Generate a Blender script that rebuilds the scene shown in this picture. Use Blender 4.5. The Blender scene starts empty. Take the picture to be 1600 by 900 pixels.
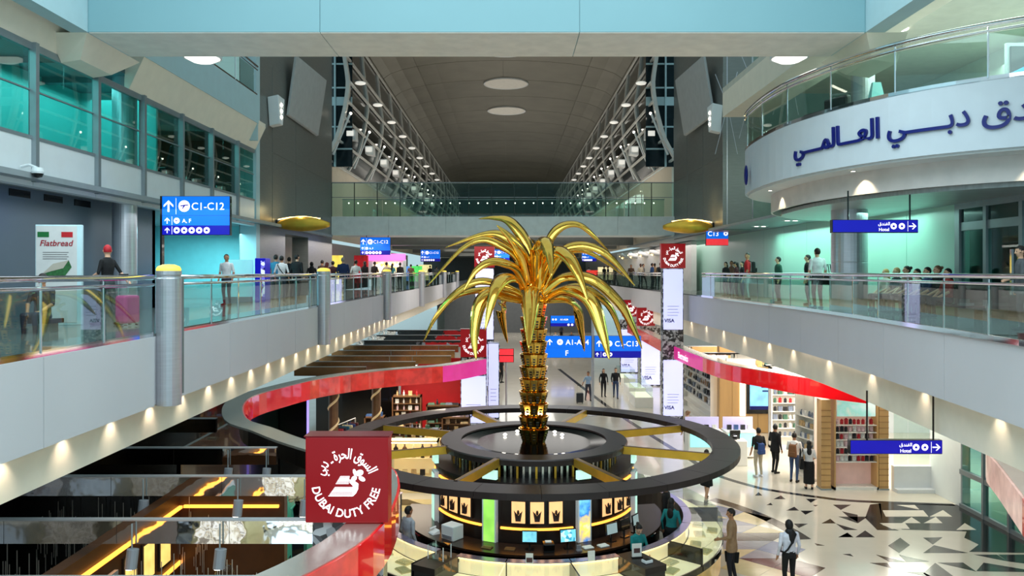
import bpy, math, random
from mathutils import Vector, Matrix
random.seed(7)
SC = bpy.context.scene
COL = SC.collection
R = math.radians
pi = math.pi

# ---------------------------------------------------------------- camera
FP, U0, V0, CZ = 1230.0, 797.0, 425.0, 7.4      # focal length in pixels, vanishing point, eye height
cam_d = bpy.data.cameras.new('camera')
cam_d.sensor_width = 36
cam_d.lens = 36 * FP / 1600
cam_d.shift_x = (800 - U0) / 1600
cam_d.shift_y = (V0 - 450) / 1600
cam_d.clip_end = 400
cam = bpy.data.objects.new('camera', cam_d)
cam.location = (0, 0, CZ)
cam.rotation_euler = (pi / 2, 0, 0)
COL.objects.link(cam)
SC.camera = cam

# ---------------------------------------------------------------- world, exposure
SC.view_settings.view_transform = 'Standard'
SC.view_settings.look = 'None'
SC.view_settings.gamma = 1
SC.view_settings.use_curve_mapping = False
SC.view_settings.exposure = 0.0
SC.cycles.use_denoising = True
SC.cycles.max_bounces = 8
SC.cycles.diffuse_bounces = 4
SC.cycles.glossy_bounces = 4
SC.cycles.transparent_max_bounces = 12
SC.cycles.sample_clamp_indirect = 6
W = bpy.data.worlds.new('sky')
SC.world = W
W.use_nodes = True
W.node_tree.nodes['Background'].inputs[0].default_value = (.50, .72, .78, 1)
W.node_tree.nodes['Background'].inputs[1].default_value = .95

def area(name, loc, size, power, color=(1, 1, 1), rot=(0, 0, 0), spread=180):
    d = bpy.data.lights.new(name, 'AREA'); d.shape = 'RECTANGLE'
    d.size, d.size_y = size; d.energy = power; d.color = color; d.spread = R(spread)
    o = bpy.data.objects.new(name, d); o.location = loc; o.rotation_euler = rot
    COL.objects.link(o); return o
def lamp(name, loc, power, color=(1, 1, 1), r=.05, spot=None, rot=(0, 0, 0), blend=.5, parent=None):
    d = bpy.data.lights.new(name, 'SPOT' if spot else 'POINT'); d.energy = power; d.color = color; d.shadow_soft_size = r
    if spot: d.spot_size = R(spot); d.spot_blend = blend
    o = bpy.data.objects.new(name, d); o.location = loc; o.rotation_euler = rot; o.parent = parent
    COL.objects.link(o); return o
WARM, COOL, TEAL = (1, .82, .6), (.9, .95, 1), (.5, .95, 1)
area('skylight', (-.7, 5, 16.5), (15, 21), 2700, (.78, .95, 1))                 # glazed roof over the near atrium
for y in (55, 80, 105, 130): area('nave_vault_fill', (0, y, 9.6), (14, 8), 480, (1, .95, .84), (pi, 0, 0))  # added fill without fixtures, brightens the vault from below
for y in (50, 70, 90): area('nave_downlight', (0, y, 9.0), (10, 8), 900, (1, .97, .92))
area('shop_ceiling_light', (13, 29, 4.2), (7, 6), 900, (1, .93, .82))
area('shop_ceiling_light', (13, 40, 4.2), (7, 10), 900, (1, .93, .82))
area('shop_ceiling_light', (11.2, 16, 4.9), (4.5, 18), 170, (1, .95, .88))
area('left_room_light', (-11.4, 19, 12.4), (1.6, 18), 330, (.35, .95, 1))
area('left_hall_light', (-11.8, 29.5, 8.9), (2.5, 4), 320, (.35, .92, 1))
area('right_hall_light', (10.2, 27, 9.0), (1.6, 12), 300, (.5, 1, .86))
area('walk_light', (-8.4, 18, 9.0), (2.6, 26), 300, (.85, .95, 1))
area('walk_light', (-8.5, 50, 9.0), (2.6, 30), 600, (1, .9, .85))
area('walk_light', (10.6, 55, 9.0), (2.6, 26), 400, (1, .92, .88))
area('store_light', (-4.9, 33.0, 3.15), (3.4, 4.6), 330, (1, .86, .66))
area('store_light', (-3.6, 26.2, 3.0), (3, 1.6), 90, (1, .86, .66))
area('gallery_ceiling_fill', (12, 20, 12.4), (5, 9), 60, (.86, 1, .9), (pi, 0, 0))  # unseen fill added to lift the dark gallery ceiling
area('gallery_light', (12, 20, 13.7), (6, 8), 800, (.8, 1, .9))

# ---------------------------------------------------------------- helpers
def lin(c):
    f = lambda x: (x / 255 / 12.92) if x / 255 <= .04045 else ((x / 255 + .055) / 1.055) ** 2.4
    return (f(c[0]), f(c[1]), f(c[2]), 1)
MATS = {}
def mat(name, c=(128, 128, 128), rough=.5, metal=0, emit=0, ec=None, var=.06, scale=3, bump=0, stretch=None, coat=0, ior=1.45):
    """procedural principled material with a noise breakup of its colour"""
    if name in MATS: return MATS[name]
    m = bpy.data.materials.new(name); m.use_nodes = True
    nt = m.node_tree; b = nt.nodes['Principled BSDF']
    col = lin(c)
    tc = nt.nodes.new('ShaderNodeTexCoord'); no = nt.nodes.new('ShaderNodeTexNoise')
    no.inputs['Scale'].default_value = scale; no.inputs['Detail'].default_value = 4
    if stretch:
        mp = nt.nodes.new('ShaderNodeMapping'); mp.inputs['Scale'].default_value = stretch
        nt.links.new(tc.outputs['Object'], mp.inputs[0]); nt.links.new(mp.outputs[0], no.inputs[0])
    else: nt.links.new(tc.outputs['Object'], no.inputs[0])
    rp = nt.nodes.new('ShaderNodeValToRGB')
    rp.color_ramp.elements[0].position = .3; rp.color_ramp.elements[1].position = .7
    rp.color_ramp.elements[0].color = tuple(x * (1 - var) for x in col[:3]) + (1,)
    rp.color_ramp.elements[1].color = tuple(min(1, x * (1 + var)) for x in col[:3]) + (1,)
    nt.links.new(no.outputs[0], rp.inputs[0]); nt.links.new(rp.outputs[0], b.inputs['Base Color'])
    b.inputs['Roughness'].default_value = rough; b.inputs['Metallic'].default_value = metal
    b.inputs['Coat Weight'].default_value = coat; b.inputs['IOR'].default_value = ior
    if emit:
        b.inputs['Emission Strength'].default_value = emit
        if ec: b.inputs['Emission Color'].default_value = lin(ec)
        else: nt.links.new(rp.outputs[0], b.inputs['Emission Color'])
    if bump:
        bp = nt.nodes.new('ShaderNodeBump'); bp.inputs['Strength'].default_value = bump; bp.inputs['Distance'].default_value = .05
        nt.links.new(no.outputs[0], bp.inputs['Height']); nt.links.new(bp.outputs[0], b.inputs['Normal'])
    MATS[name] = m; return m
def glass(name, tint=(200, 235, 225), ior=1.5, rough=.01, refl=(1, 1, 1), mul=1.0):
    if name in MATS: return MATS[name]
    m = bpy.data.materials.new(name); m.use_nodes = True; nt = m.node_tree; nt.nodes.clear()
    out = nt.nodes.new('ShaderNodeOutputMaterial'); mx = nt.nodes.new('ShaderNodeMixShader')
    t = nt.nodes.new('ShaderNodeBsdfTransparent'); g = nt.nodes.new('ShaderNodeBsdfGlossy'); f = nt.nodes.new('ShaderNodeFresnel')
    t.inputs[0].default_value = lin(tint); g.inputs[0].default_value = refl + (1,); g.inputs['Roughness'].default_value = rough
    ge = nt.nodes.new('ShaderNodeNewGeometry'); mr = nt.nodes.new('ShaderNodeMapRange')      # both faces of a thin pane reflect alike
    mr.inputs['To Min'].default_value = ior; mr.inputs['To Max'].default_value = 1 / ior; nt.links.new(ge.outputs['Backfacing'], mr.inputs['Value']); nt.links.new(mr.outputs[0], f.inputs[0])
    nt.links.new(f.outputs[0], mx.inputs[0]); nt.links.new(t.outputs[0], mx.inputs[1]); nt.links.new(g.outputs[0], mx.inputs[2])
    nt.links.new(mx.outputs[0], out.inputs[0]); MATS[name] = m; return m
def cells(name, cols, scale=4, emit=0, rough=.4, stretch=(1, 1, 1), kind='voronoi'):
    """procedural print: cells in a few colours (goods, posters, screens)"""
    if name in MATS: return MATS[name]
    m = bpy.data.materials.new(name); m.use_nodes = True; nt = m.node_tree; b = nt.nodes['Principled BSDF']
    tc = nt.nodes.new('ShaderNodeTexCoord'); mp = nt.nodes.new('ShaderNodeMapping'); mp.inputs['Scale'].default_value = stretch
    nt.links.new(tc.outputs['Object'], mp.inputs[0])
    if kind == 'voronoi':
        t = nt.nodes.new('ShaderNodeTexVoronoi'); t.inputs['Scale'].default_value = scale
        sp = nt.nodes.new('ShaderNodeSeparateColor'); nt.links.new(mp.outputs[0], t.inputs[0]); nt.links.new(t.outputs['Color'], sp.inputs[0]); src = sp.outputs[0]
    elif kind == 'wave':
        t = nt.nodes.new('ShaderNodeTexWave'); t.inputs['Scale'].default_value = scale; t.inputs['Distortion'].default_value = 1.5
        nt.links.new(mp.outputs[0], t.inputs[0]); src = t.outputs[1]
    else:
        t = nt.nodes.new('ShaderNodeTexNoise'); t.inputs['Scale'].default_value = scale; t.inputs['Detail'].default_value = 6
        nt.links.new(mp.outputs[0], t.inputs[0]); src = t.outputs[0]
    rp = nt.nodes.new('ShaderNodeValToRGB'); rp.color_ramp.interpolation = 'CONSTANT' if kind == 'voronoi' else 'LINEAR'
    e = rp.color_ramp.elements
    while len(e) < len(cols): e.new(.5)
    for i, c in enumerate(cols):
        e[i].position = i / len(cols) if kind == 'voronoi' else .3 + .4 * i / max(1, len(cols) - 1); e[i].color = lin(c)
    nt.links.new(src, rp.inputs[0]); nt.links.new(rp.outputs[0], b.inputs['Base Color']); b.inputs['Roughness'].default_value = rough
    if emit: nt.links.new(rp.outputs[0], b.inputs['Emission Color']); b.inputs['Emission Strength'].default_value = emit
    MATS[name] = m; return m

def tag(o, label=None, cat=None, group=None, kind=None):
    if label: o['label'] = label
    if cat: o['category'] = cat
    if group: o['group'] = group
    if kind: o['kind'] = kind
    return o
def thing(name, label, cat, loc=(0, 0, 0), rz=0, group=None, kind=None):
    o = bpy.data.objects.new(name, None); o.empty_display_size = .1; COL.objects.link(o)
    o.location = loc; o.rotation_euler = (0, 0, rz); return tag(o, label, cat, group, kind)
def dup(o, loc=None, rz=None, parent=None, label=None):
    c = o.copy(); COL.objects.link(c); c.parent = parent
    if loc is not None: c.location = loc
    if rz is not None: c.rotation_euler = (0, 0, rz)
    if label: c['label'] = label
    for ch in list(o.children): dup(ch, parent=c)
    return c
def P(u, v, Y): return ((u - U0) * Y / FP, Y, CZ - (v - V0) * Y / FP)     # a measured pixel at a known depth
def Fl(u, v, z=0.): Y = (CZ - z) * FP / (v - V0); return ((u - U0) * Y / FP, Y)
def cr(pts, n=8, closed=False):
    """Catmull-Rom through points of any dimension"""
    out = []; N = len(pts)
    rng = range(N if closed else N - 1)
    g = (lambda i: pts[i % N]) if closed else (lambda i: pts[max(0, min(N - 1, i))])
    for i in rng:
        a, b, c, d = g(i - 1), g(i), g(i + 1), g(i + 2)
        for k in range(n):
            t = k / n
            out.append(tuple(.5 * (2 * q + (r - p) * t + (2 * p - 5 * q + 4 * r - s) * t * t + (3 * q - p - 3 * r + s) * t ** 3) for p, q, r, s in zip(a, b, c, d)))
    if not closed: out.append(tuple(pts[-1]))
    return out
def resample(path, step):
    out = [path[0]]; acc = 0
    for a, b in zip(path, path[1:]):
        L = math.dist(a, b); d = step - acc
        while d <= L and L > 0:
            t = d / L; out.append(tuple(x + (y - x) * t for x, y in zip(a, b))); d += step
        acc = (acc + L) % step
    return out
def offset(path, d):
    """plan path shifted to its left by d"""
    out = []
    for i, p in enumerate(path):
        a, b = path[max(0, i - 1)], path[min(len(path) - 1, i + 1)]
        tx, ty = b[0] - a[0], b[1] - a[1]; L = math.hypot(tx, ty) or 1
        out.append((p[0] - ty / L * d, p[1] + tx / L * d))
    return out
_TX = {}
def tmesh(s, thick=0.):
    k = (s, thick)
    if k not in _TX:
        c = bpy.data.curves.new('t', 'FONT'); c.body = s; c.resolution_u = 3; c.offset = thick
        o = bpy.data.objects.new('t', c); COL.objects.link(o)
        m = o.evaluated_get(bpy.context.evaluated_depsgraph_get()).to_mesh()
        _TX[k] = ([(v.co.x, v.co.y) for v in m.vertices], [tuple(p.vertices) for p in m.polygons])
        bpy.data.objects.remove(o); bpy.data.curves.remove(c)
    return _TX[k]
AR = {'ا': 0xFE8D, 'ب': 0xFE8F, 'ة': 0xFE93, 'ح': 0xFEA1, 'د': 0xFEA9, 'ر': 0xFEAD, 'ز': 0xFEAF, 'س': 0xFEB1, 'ع': 0xFEC9, 'ف': 0xFED1, 'ق': 0xFED5,
      'ل': 0xFEDD, 'م': 0xFEE1, 'ن': 0xFEE5, 'و': 0xFEED, 'ي': 0xFEF1}
def arabic(s):
    out = []
    for i, ch in enumerate(s):
        if ch not in AR: out.append(ch); continue
        p = s[i - 1] if i else ' '; n = s[i + 1] if i + 1 < len(s) else ' '
        pj = (p in AR or p == 'ـ') and p not in 'اةدرزو'; nj = (n in AR or n == 'ـ') and ch not in 'اةدرزو'
        if ch in 'اةدرزو': out.append(chr(AR[ch] + (1 if pj else 0)))
        else: out.append(chr(AR[ch] + (3 if pj and nj else 1 if pj else 2 if nj else 0)))
    return ''.join(reversed(out))

class G:
    def __init__(s): s.v = []; s.f = []; s.m = []
    def add(s, vs, fs, m=0):
        n = len(s.v); s.v += [tuple(p) for p in vs]; s.f += [tuple(i + n for i in q) for q in fs]; s.m += [m] * len(fs); return s
    def hexa(s, p, m=0):   # 8 corners, bottom ring then top ring
        return s.add(p, [(3, 2, 1, 0), (4, 5, 6, 7), (0, 1, 5, 4), (1, 2, 6, 5), (2, 3, 7, 6), (3, 0, 4, 7)], m)
    def box(s, x0, x1, y0, y1, z0, z1, m=0):
        return s.hexa([(x0, y0, z0), (x1, y0, z0), (x1, y1, z0), (x0, y1, z0), (x0, y0, z1), (x1, y0, z1), (x1, y1, z1), (x0, y1, z1)], m)
    def obox(s, c, d, rz=0, m=0, rx=0):
        M = Matrix.Translation(c) @ Matrix.Rotation(rz, 4, 'Z') @ Matrix.Rotation(rx, 4, 'X'); a, b, e = d[0] / 2, d[1] / 2, d[2] / 2
        return s.hexa([M @ Vector(q) for q in ((-a, -b, -e), (a, -b, -e), (a, b, -e), (-a, b, -e), (-a, -b, e), (a, -b, e), (a, b, e), (-a, b, e))], m)
    def prism(s, poly, z0, z1, m=0):
        n = len(poly)
        return s.add([(x, y, z0) for x, y in poly] + [(x, y, z1) for x, y in poly],
                     [tuple(reversed(range(n))), tuple(range(n, 2 * n))] + [(i, (i + 1) % n, n + (i + 1) % n, n + i) for i in range(n)], m)
    def ext(s, poly, d, m=0):   # 3-D polygon swept along vector d
        n = len(poly); d = Vector(d)
        return s.add([Vector(p) for p in poly] + [Vector(p) + d for p in poly],
                     [tuple(reversed(range(n))), tuple(range(n, 2 * n))] + [(i, (i + 1) % n, n + (i + 1) % n, n + i) for i in range(n)], m)
    def tube(s, path, r, n=8, m=0, closed=False):
        path = [Vector(p) for p in path]; k = len(path); rs = r if isinstance(r, (list, tuple)) else [r] * k
        base = len(s.v); up = Vector((0, 0, 1)); t0 = (path[1] - path[0]).normalized()
        if abs(t0.z) > .9: up = Vector((0, 1, 0))
        vs = []
        for i, p in enumerate(path):
            t = (path[(i + 1) % k] - path[i - 1]) if closed else (path[min(k - 1, i + 1)] - path[max(0, i - 1)])
            t.normalize(); a = t.cross(up)
            if a.length < 1e-4: a = Vector((1, 0, 0))
            a.normalize(); b = a.cross(t)
            vs += [p + (a * math.cos(j * 2 * pi / n) + b * math.sin(j * 2 * pi / n)) * rs[i] for j in range(n)]
        fs = [(i * n + j, i * n + (j + 1) % n, ((i + 1) % k) * n + (j + 1) % n, ((i + 1) % k) * n + j) for i in range(k if closed else k - 1) for j in range(n)]
        if not closed: fs += [tuple(reversed(range(n))), tuple(range((k - 1) * n, k * n))]
        return s.add(vs, fs, m)
    def lathe(s, prof, n=24, c=(0, 0), a0=0, a1=2 * pi, m=0, cap=False):
        full = abs(a1 - a0 - 2 * pi) < 1e-6; k = n if full else n + 1; p = len(prof)
        vs = [(c[0] + r * math.sin(a0 + (a1 - a0) * i / n), c[1] - r * math.cos(a0 + (a1 - a0) * i / n), z) for i in range(k) for r, z in prof]
        fs = [(i * p + j, ((i + 1) % k) * p + j, ((i + 1) % k) * p + j + 1, i * p + j + 1) for i in range(n) for j in range(p - 1)]
        if cap and not full: fs += [tuple(range(p)), tuple(reversed(range((k - 1) * p, k * p)))]
        return s.add(vs, fs, m)
    def arcbox(s, c, r0, r1, a0, a1, z0, z1, n=6, m=0):   # angle 0 faces the camera (-Y)
        vs = []
        for i in range(n + 1):
            a = a0 + (a1 - a0) * i / n; sx, cy = math.sin(a), -math.cos(a)
            vs += [(c[0] + r * sx, c[1] + r * cy, z) for r, z in ((r0, z0), (r1, z0), (r1, z1), (r0, z1))]
        fs = [(i * 4 + j, i * 4 + (j + 1) % 4, i * 4 + 4 + (j + 1) % 4, i * 4 + 4 + j) for i in range(n) for j in range(4)]
        return s.add(vs, fs + [(3, 2, 1, 0), (n * 4, n * 4 + 1, n * 4 + 2, n * 4 + 3)], m)
    def ball(s, c, r, nu=12, nv=8, m=0, M=None):
        vs = []
        for j in range(nv + 1):
            t = pi * j / nv
            for i in range(nu):
                q = Vector((r[0] * math.sin(t) * math.cos(2 * pi * i / nu), r[1] * math.sin(t) * math.sin(2 * pi * i / nu), r[2] * math.cos(t)))
                vs.append((M @ q if M else q) + Vector(c))
        return s.add(vs, [(j * nu + i, (j + 1) * nu + i, (j + 1) * nu + (i + 1) % nu, j * nu + (i + 1) % nu) for j in range(nv) for i in range(nu)], m)
    def wall(s, path, z0, z1, t=.05, m=0):   # vertical sheet of thickness t along a plan path
        o = offset(path, t); k = len(path); vs = []
        for a, b in zip(path, o): vs += [(a[0], a[1], z0), (b[0], b[1], z0), (b[0], b[1], z1), (a[0], a[1], z1)]
        fs = [(i * 4 + j, i * 4 + (j + 1) % 4, i * 4 + 4 + (j + 1) % 4, i * 4 + 4 + j) for i in range(k - 1) for j in range(4)]
        return s.add(vs, fs + [(3, 2, 1, 0), tuple((k - 1) * 4 + j for j in range(4))], m)
    def text(s, txt, size, fn, m=0, thick=0., align='c'):
        vs, fs = tmesh(txt, thick)
        if not vs: return s
        x0, x1 = min(v[0] for v in vs), max(v[0] for v in vs); sh = {'c': (x0 + x1) / 2, 'l': x0, 'r': x1}[align]
        return s.add([fn((x - sh) * size, y * size) for x, y in vs], fs, m)
    def build(s, name, mats, parent=None, smooth=False, bev=0, label=None, cat=None, group=None, kind=None, loc=None, rz=0):
        me = bpy.data.meshes.new(name); me.from_pydata(s.v, [], s.f)
        mats = mats if isinstance(mats, (list, tuple)) else [mats]
        for q in mats: me.materials.append(q)
        if len(mats) > 1: me.polygons.foreach_set('material_index', s.m)
        if smooth: me.polygons.foreach_set('use_smooth', [True] * len(s.f))
        me.validate()
        o = bpy.data.objects.new(name, me); COL.objects.link(o); o.parent = parent
        if loc: o.location = loc
        o.rotation_euler = (0, 0, rz)
        if bev:
            b = o.modifiers.new('bevel', 'BEVEL'); b.width = bev; b.segments = 2; b.limit_method = 'ANGLE'
        return tag(o, label, cat, group, kind)
def struct(name, g, m, parent=None, **k): return g.build(name, m, parent, kind=None if parent else 'structure', **k)

# ---------------------------------------------------------------- materials
paint = mat('fascia_paint', (206, 204, 208), .38, var=.03, scale=.6)
cream = mat('cream_paint', (246, 235, 216), .5, var=.03)
white = mat('white_paint', (232, 236, 238), .4, var=.02)
tealw = mat('teal_white_paint', (182, 210, 216), .45, var=.03)
slate = mat('slate_metal_wall', (104, 120, 134), .32, .25, var=.05, scale=.5)
dkmetal = mat('brushed_dark_metal', (132, 134, 130), .38, .4, var=.08, scale=2, stretch=(1, 1, 12))
steel = mat('brushed_steel', (196, 196, 202), .3, .7, var=.05, stretch=(1, 1, 14))
alum = mat('mullion_aluminium', (150, 160, 165), .4, .5)
chrome = mat('chrome', (225, 225, 228), .06, 1, var=.02)
mirror = mat('wavy_mirror_steel', (240, 240, 238), .03, 1, var=.02, scale=.7, bump=.3)
gold = mat('polished_gold', (252, 195, 88), .12, 1, var=.08, scale=5, bump=.08)
goldm = mat('satin_gold', (236, 186, 70), .4, .75, var=.08)
bronze = mat('bronze_ring', (52, 44, 44), .35, .5, var=.08, scale=2)
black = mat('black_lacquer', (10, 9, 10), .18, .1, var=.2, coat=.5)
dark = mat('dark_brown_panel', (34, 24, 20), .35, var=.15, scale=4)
redbox = mat('red_lightbox', (84, 0, 8), .35, emit=.6, ec=(160, 0, 16), var=.03)
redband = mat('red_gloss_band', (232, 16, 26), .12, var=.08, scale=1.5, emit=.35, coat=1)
lit = mat('lit_white_lettering', (255, 250, 255), .4, emit=1.3, var=0)
lilac = mat('lit_lilac_panel', (206, 208, 255), .4, emit=.85, var=.03, scale=.6)
bluebox = mat('lit_blue_sign', (0, 104, 226), .3, emit=.85, var=.03)
navybox = mat('lit_navy_sign', (6, 8, 150), .3, emit=.8, var=.03)
navy = mat('navy_letters', (14, 26, 116), .3, var=.08)
floorm = mat('cream_terrazzo', (214, 206, 190), .14, var=.04, scale=1.2, coat=.3)
upfloor = mat('grey_polished_granite', (112, 116, 116), .12, var=.1, scale=2)
gbal = glass('balustrade_glass', (226, 241, 236), 1.6)
gcase = glass('counter_glass', (244, 248, 244), 1.16)
gclear = glass('clear_glass', (238, 246, 242), 1.3)
gteal = glass('green_tinted_glass', (196, 232, 226), 1.42)
gdark = mat('dark_window_glass', (26, 42, 48), .08, .1, var=.2)
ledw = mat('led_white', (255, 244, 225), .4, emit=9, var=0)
leda = mat('led_amber', (255, 166, 64), .4, emit=2.2, var=0)
wood = mat('oak_wood', (202, 160, 104), .45, var=.14, scale=2, stretch=(1, 1, .15))
# ================================================================ SETTING
UF = 6.3                                              # upper concourse floor level
# ---------------------------------------------------------------- ground floor with inlaid stone
floor = struct('floor', G().box(-40, 40, -6, 160, -.3, 0), floorm)
KC = (.63, 21.0)                                      # centre of the jewellery kiosk
st_dark = mat('inlay_dark_stone', (38, 36, 38), .12, var=.15)
st_blue = mat('inlay_blue_stone', (112, 126, 160), .14, var=.1)
st_grey = mat('inlay_grey_stone', (150, 152, 160), .14, var=.1)
st_cream = mat('inlay_yellow_stone', (222, 200, 150), .14, var=.08)
st_white = mat('inlay_white_stone', (226, 218, 202), .14, var=.05)
def tile(poly, m, z=.004): G().prism(poly, .0005, z).build('stone_tile', m, floor)
rng = random.Random(3)
row, bs = .66, 1.32
for j in range(-12, 13):
    for i in range(-13, 14):
        for flip in (0, 1):
            x = KC[0] + i * bs + (j % 2) * bs / 2 + flip * bs / 2; y = KC[1] + j * row
            t = [(x - bs / 2, y), (x + bs / 2, y), (x, y + row)] if not flip else [(x - bs / 2, y + row), (x, y), (x + bs / 2, y + row)]
            c = (sum(p[0] for p in t) / 3, sum(p[1] for p in t) / 3); r = math.dist(c, KC)
            if 5.15 < r < 7.2 and c[1] < 25.5:
                m = rng.choice([st_blue, st_blue, st_cream, st_cream, st_dark, st_grey, st_cream])
                k = .985; tile([(c[0] + (p[0] - c[0]) * k, c[1] + (p[1] - c[1]) * k) for p in t], m)
def arcband(r0, r1, a0, a1, m, n=20):
    a = [a0 + (a1 - a0) * i / n for i in range(n + 1)]
    tile([(KC[0] + r1 * math.sin(t), KC[1] - r1 * math.cos(t)) for t in a] + [(KC[0] + r0 * math.sin(t), KC[1] - r0 * math.cos(t)) for t in reversed(a)], m)
arcband(7.35, 7.75, R(96), R(128), st_dark)
R7 = lambda *p: [Fl(1040 + x / 5.333, 740 + y / 5.333) for x, y in p]
R8 = lambda *p: [Fl(1280 + x / 2.647, 560 + y / 2.647) for x, y in p]
for p in [((745, 183), (805, 183), (775, 155)), ((900, 213), (1000, 213), (960, 183)), ((840, 263), (893, 263), (875, 245)), ((1170, 211), (1265, 211), (1210, 243)),
          ((1230, 262), (1270, 262), (1248, 275)), ((1005, 308), (1112, 308), (1072, 277)), ((1125, 310), (1232, 310), (1165, 343)), ((1395, 260), (1545, 260), (1460, 303)),
          ((1300, 415), (1418, 415), (1372, 377)), ((1070, 418), (1185, 418), (1110, 453)), ((1420, 418), (1600, 470), (1490, 470)), ((1440, 530), (1565, 530), (1515, 492)),
          ((1240, 580), (1325, 600), (1260, 600)), ((1475, 672), (1565, 692), (1540, 670)), ((1470, 315), (1600, 345), (1600, 405), (1520, 358))]:
    tile(R7(*p), st_dark)
for p in [((80, 655), (200, 655), (160, 682)), ((150, 740), (230, 740), (190, 712)), ((80, 740), (140, 740), (115, 722)), ((285, 775), (335, 742), (375, 772), (330, 805)),
          ((430, 742), (510, 740), (470, 770)), ((430, 805), (615, 805), (475, 773)), ((235, 812), (360, 842), (290, 842)), ((330, 812), (455, 840), (360, 842)),
          ((210, 846), (280, 846), (300, 868)), ((430, 890), (480, 846), (560, 905), (450, 905)), ((490, 845), (650, 882), (595, 845)), ((640, 812), (735, 812), (780, 840)),
          ((360, 884), (430, 884), (470, 905)), ((740, 812), (860, 812), (860, 850), (780, 840)), ((650, 880), (680, 845), (860, 875), (860, 884)),
          ((210, 605), (255, 600), (262, 690), (330, 712), (240, 710), (190, 660)), ((245, 600), (570, 605), (720, 684), (860, 752), (860, 805), (620, 800), (660, 770), (600, 742), (610, 716), (345, 708), (262, 682))]:
    tile(R8(*p), st_dark)
for p in [((320, 607), (395, 607), (415, 626)), ((262, 629), (430, 629), (452, 655), (275, 655)), ((457, 655), (550, 655), (512, 628)), ((342, 682), (420, 682), (382, 657)),
          ((432, 682), (510, 682), (482, 656)), ((567, 710), (650, 710), (602, 682)), ((250, 682), (355, 682), (375, 706), (300, 706))]:
    tile(R8(*p), st_white, .006)
stripe = cr([(3.6, 60), (5.4, 42), (7.0, 31), (7.4, 28.7), (8.3, 27.1), (8.9, 26.5), (10, 25.8), (11.2, 25.3), (14.1, 24.9)], 8)
o2 = offset(stripe, .24)
tile(stripe + list(reversed(o2)), st_dark)

# ---------------------------------------------------------------- left upper walkway
LX = -6.3
struct('floor_walkway_left', G().box(-16, LX - .05, -4, 150, 5.1, UF), [upfloor])
fas = struct('trim_1', G().box(LX - .06, LX - .045, -4, 120, 5.03, 6.25), paint)       # backing of the left fascia
cols = [14.25, 26.1, 39.5, 54.9, 74, 92]
def panels_straight(parent, x, y0, y1, z0, z1, n, m):
    w = (y1 - y0) / n
    for i in range(n):
        G().box(x - .045, x, y0 + i * w + .006, y0 + (i + 1) * w - .006, z0, z1).build('fascia_panel', m, parent)
bays = [(4, 13.95)] + [(a + .75, b - .3) for a, b in zip(cols, cols[1:])]
for (a, b) in bays: panels_straight(fas, LX, a, b, 5.02, 6.25, max(1, round((b - a) / 2.9)), paint)
struct('trim_2', G().box(-6.78, -6.7, -4, 120, 4.34, 5.1).box(-6.8, LX - .07, -4, 120, 5.0, 5.04), cream)   # recessed bulkhead and soffit
for k, y in enumerate(cols):
    t = thing('balcony_column', ['nearest', 'second', 'third', 'fourth', 'fifth', 'sixth'][k] + ' round steel column of the left balcony with glowing yellow cap', 'column', (LX + .12, y, 5.0), 0, 'left balcony columns')
    g = G().lathe([(0, 0), (.22, 0), (.22, 2.28), (.205, 2.3), (.205, 2.33), (.22, 2.35), (.22, 2.42), (0, 2.42)], 28); g.build('shaft', steel, t, smooth=False)
    G().lathe([(.21, 2.42), (.215, 2.45), (.19, 2.5), (.1, 2.535), (0, 2.54)], 24).build('cap', mat('yellow_lamp_cap', (255, 220, 90), .35, emit=.75, var=.05), t, smooth=True)
    G().box(-.2, .02, .28, .62, .12, 2.3).build('side_plate', mat('side_plate_grey', (118, 132, 130), .4, .4), t)
def balustrade(path, label, z0, zr, name='glass_balustrade', step=1.65, group=None, mid=True):
    t = thing(name, label, 'railing', (path[0][0], path[0][1], z0), 0, group)
    ox, oy = path[0]; L = [(x - ox, y - oy) for x, y in path]
    G().tube([(x, y, zr - z0) for x, y in L], .045, 8).build('handrail', chrome, t, smooth=True)
    if mid: G().tube([(x, y, zr - z0 - .13) for x, y in L], .028, 8).build('lower_rail', chrome, t, smooth=True)
    G().wall(L, 0, .09, .05).build('base_shoe', chrome, t)
    q = resample(L, step)
    if math.dist(q[-1], L[-1]) > .5: q.append(L[-1])
    for a, b in zip(q, q[1:]):
        d = math.dist(a, b); s = .008 / d
        p = [(a[0] + (b[0] - a[0]) * s, a[1] + (b[1] - a[1]) * s), (b[0] - (b[0] - a[0]) * s, b[1] - (b[1] - a[1]) * s)]
        G().wall(p, .06, zr - z0 - .17, .014).build('glass_pane', gbal, t)
        G().tube([(a[0], a[1], .05), (a[0], a[1], zr - z0 - .05)], .018, 6).build('post', chrome, t)
    return t
names = ['nearest', 'second', 'third', 'fourth', 'fifth', 'farthest']
for k, (a, b) in enumerate(bays):
    balustrade([(LX - .02, a), (LX - .02, (a + b) / 2), (LX - .02, b)], names[k] + ' glass balustrade bay with chrome handrail along the left balcony', 6.25, 7.305, group='left balustrade bays', step=1.65 if k < 3 else 3)
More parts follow.
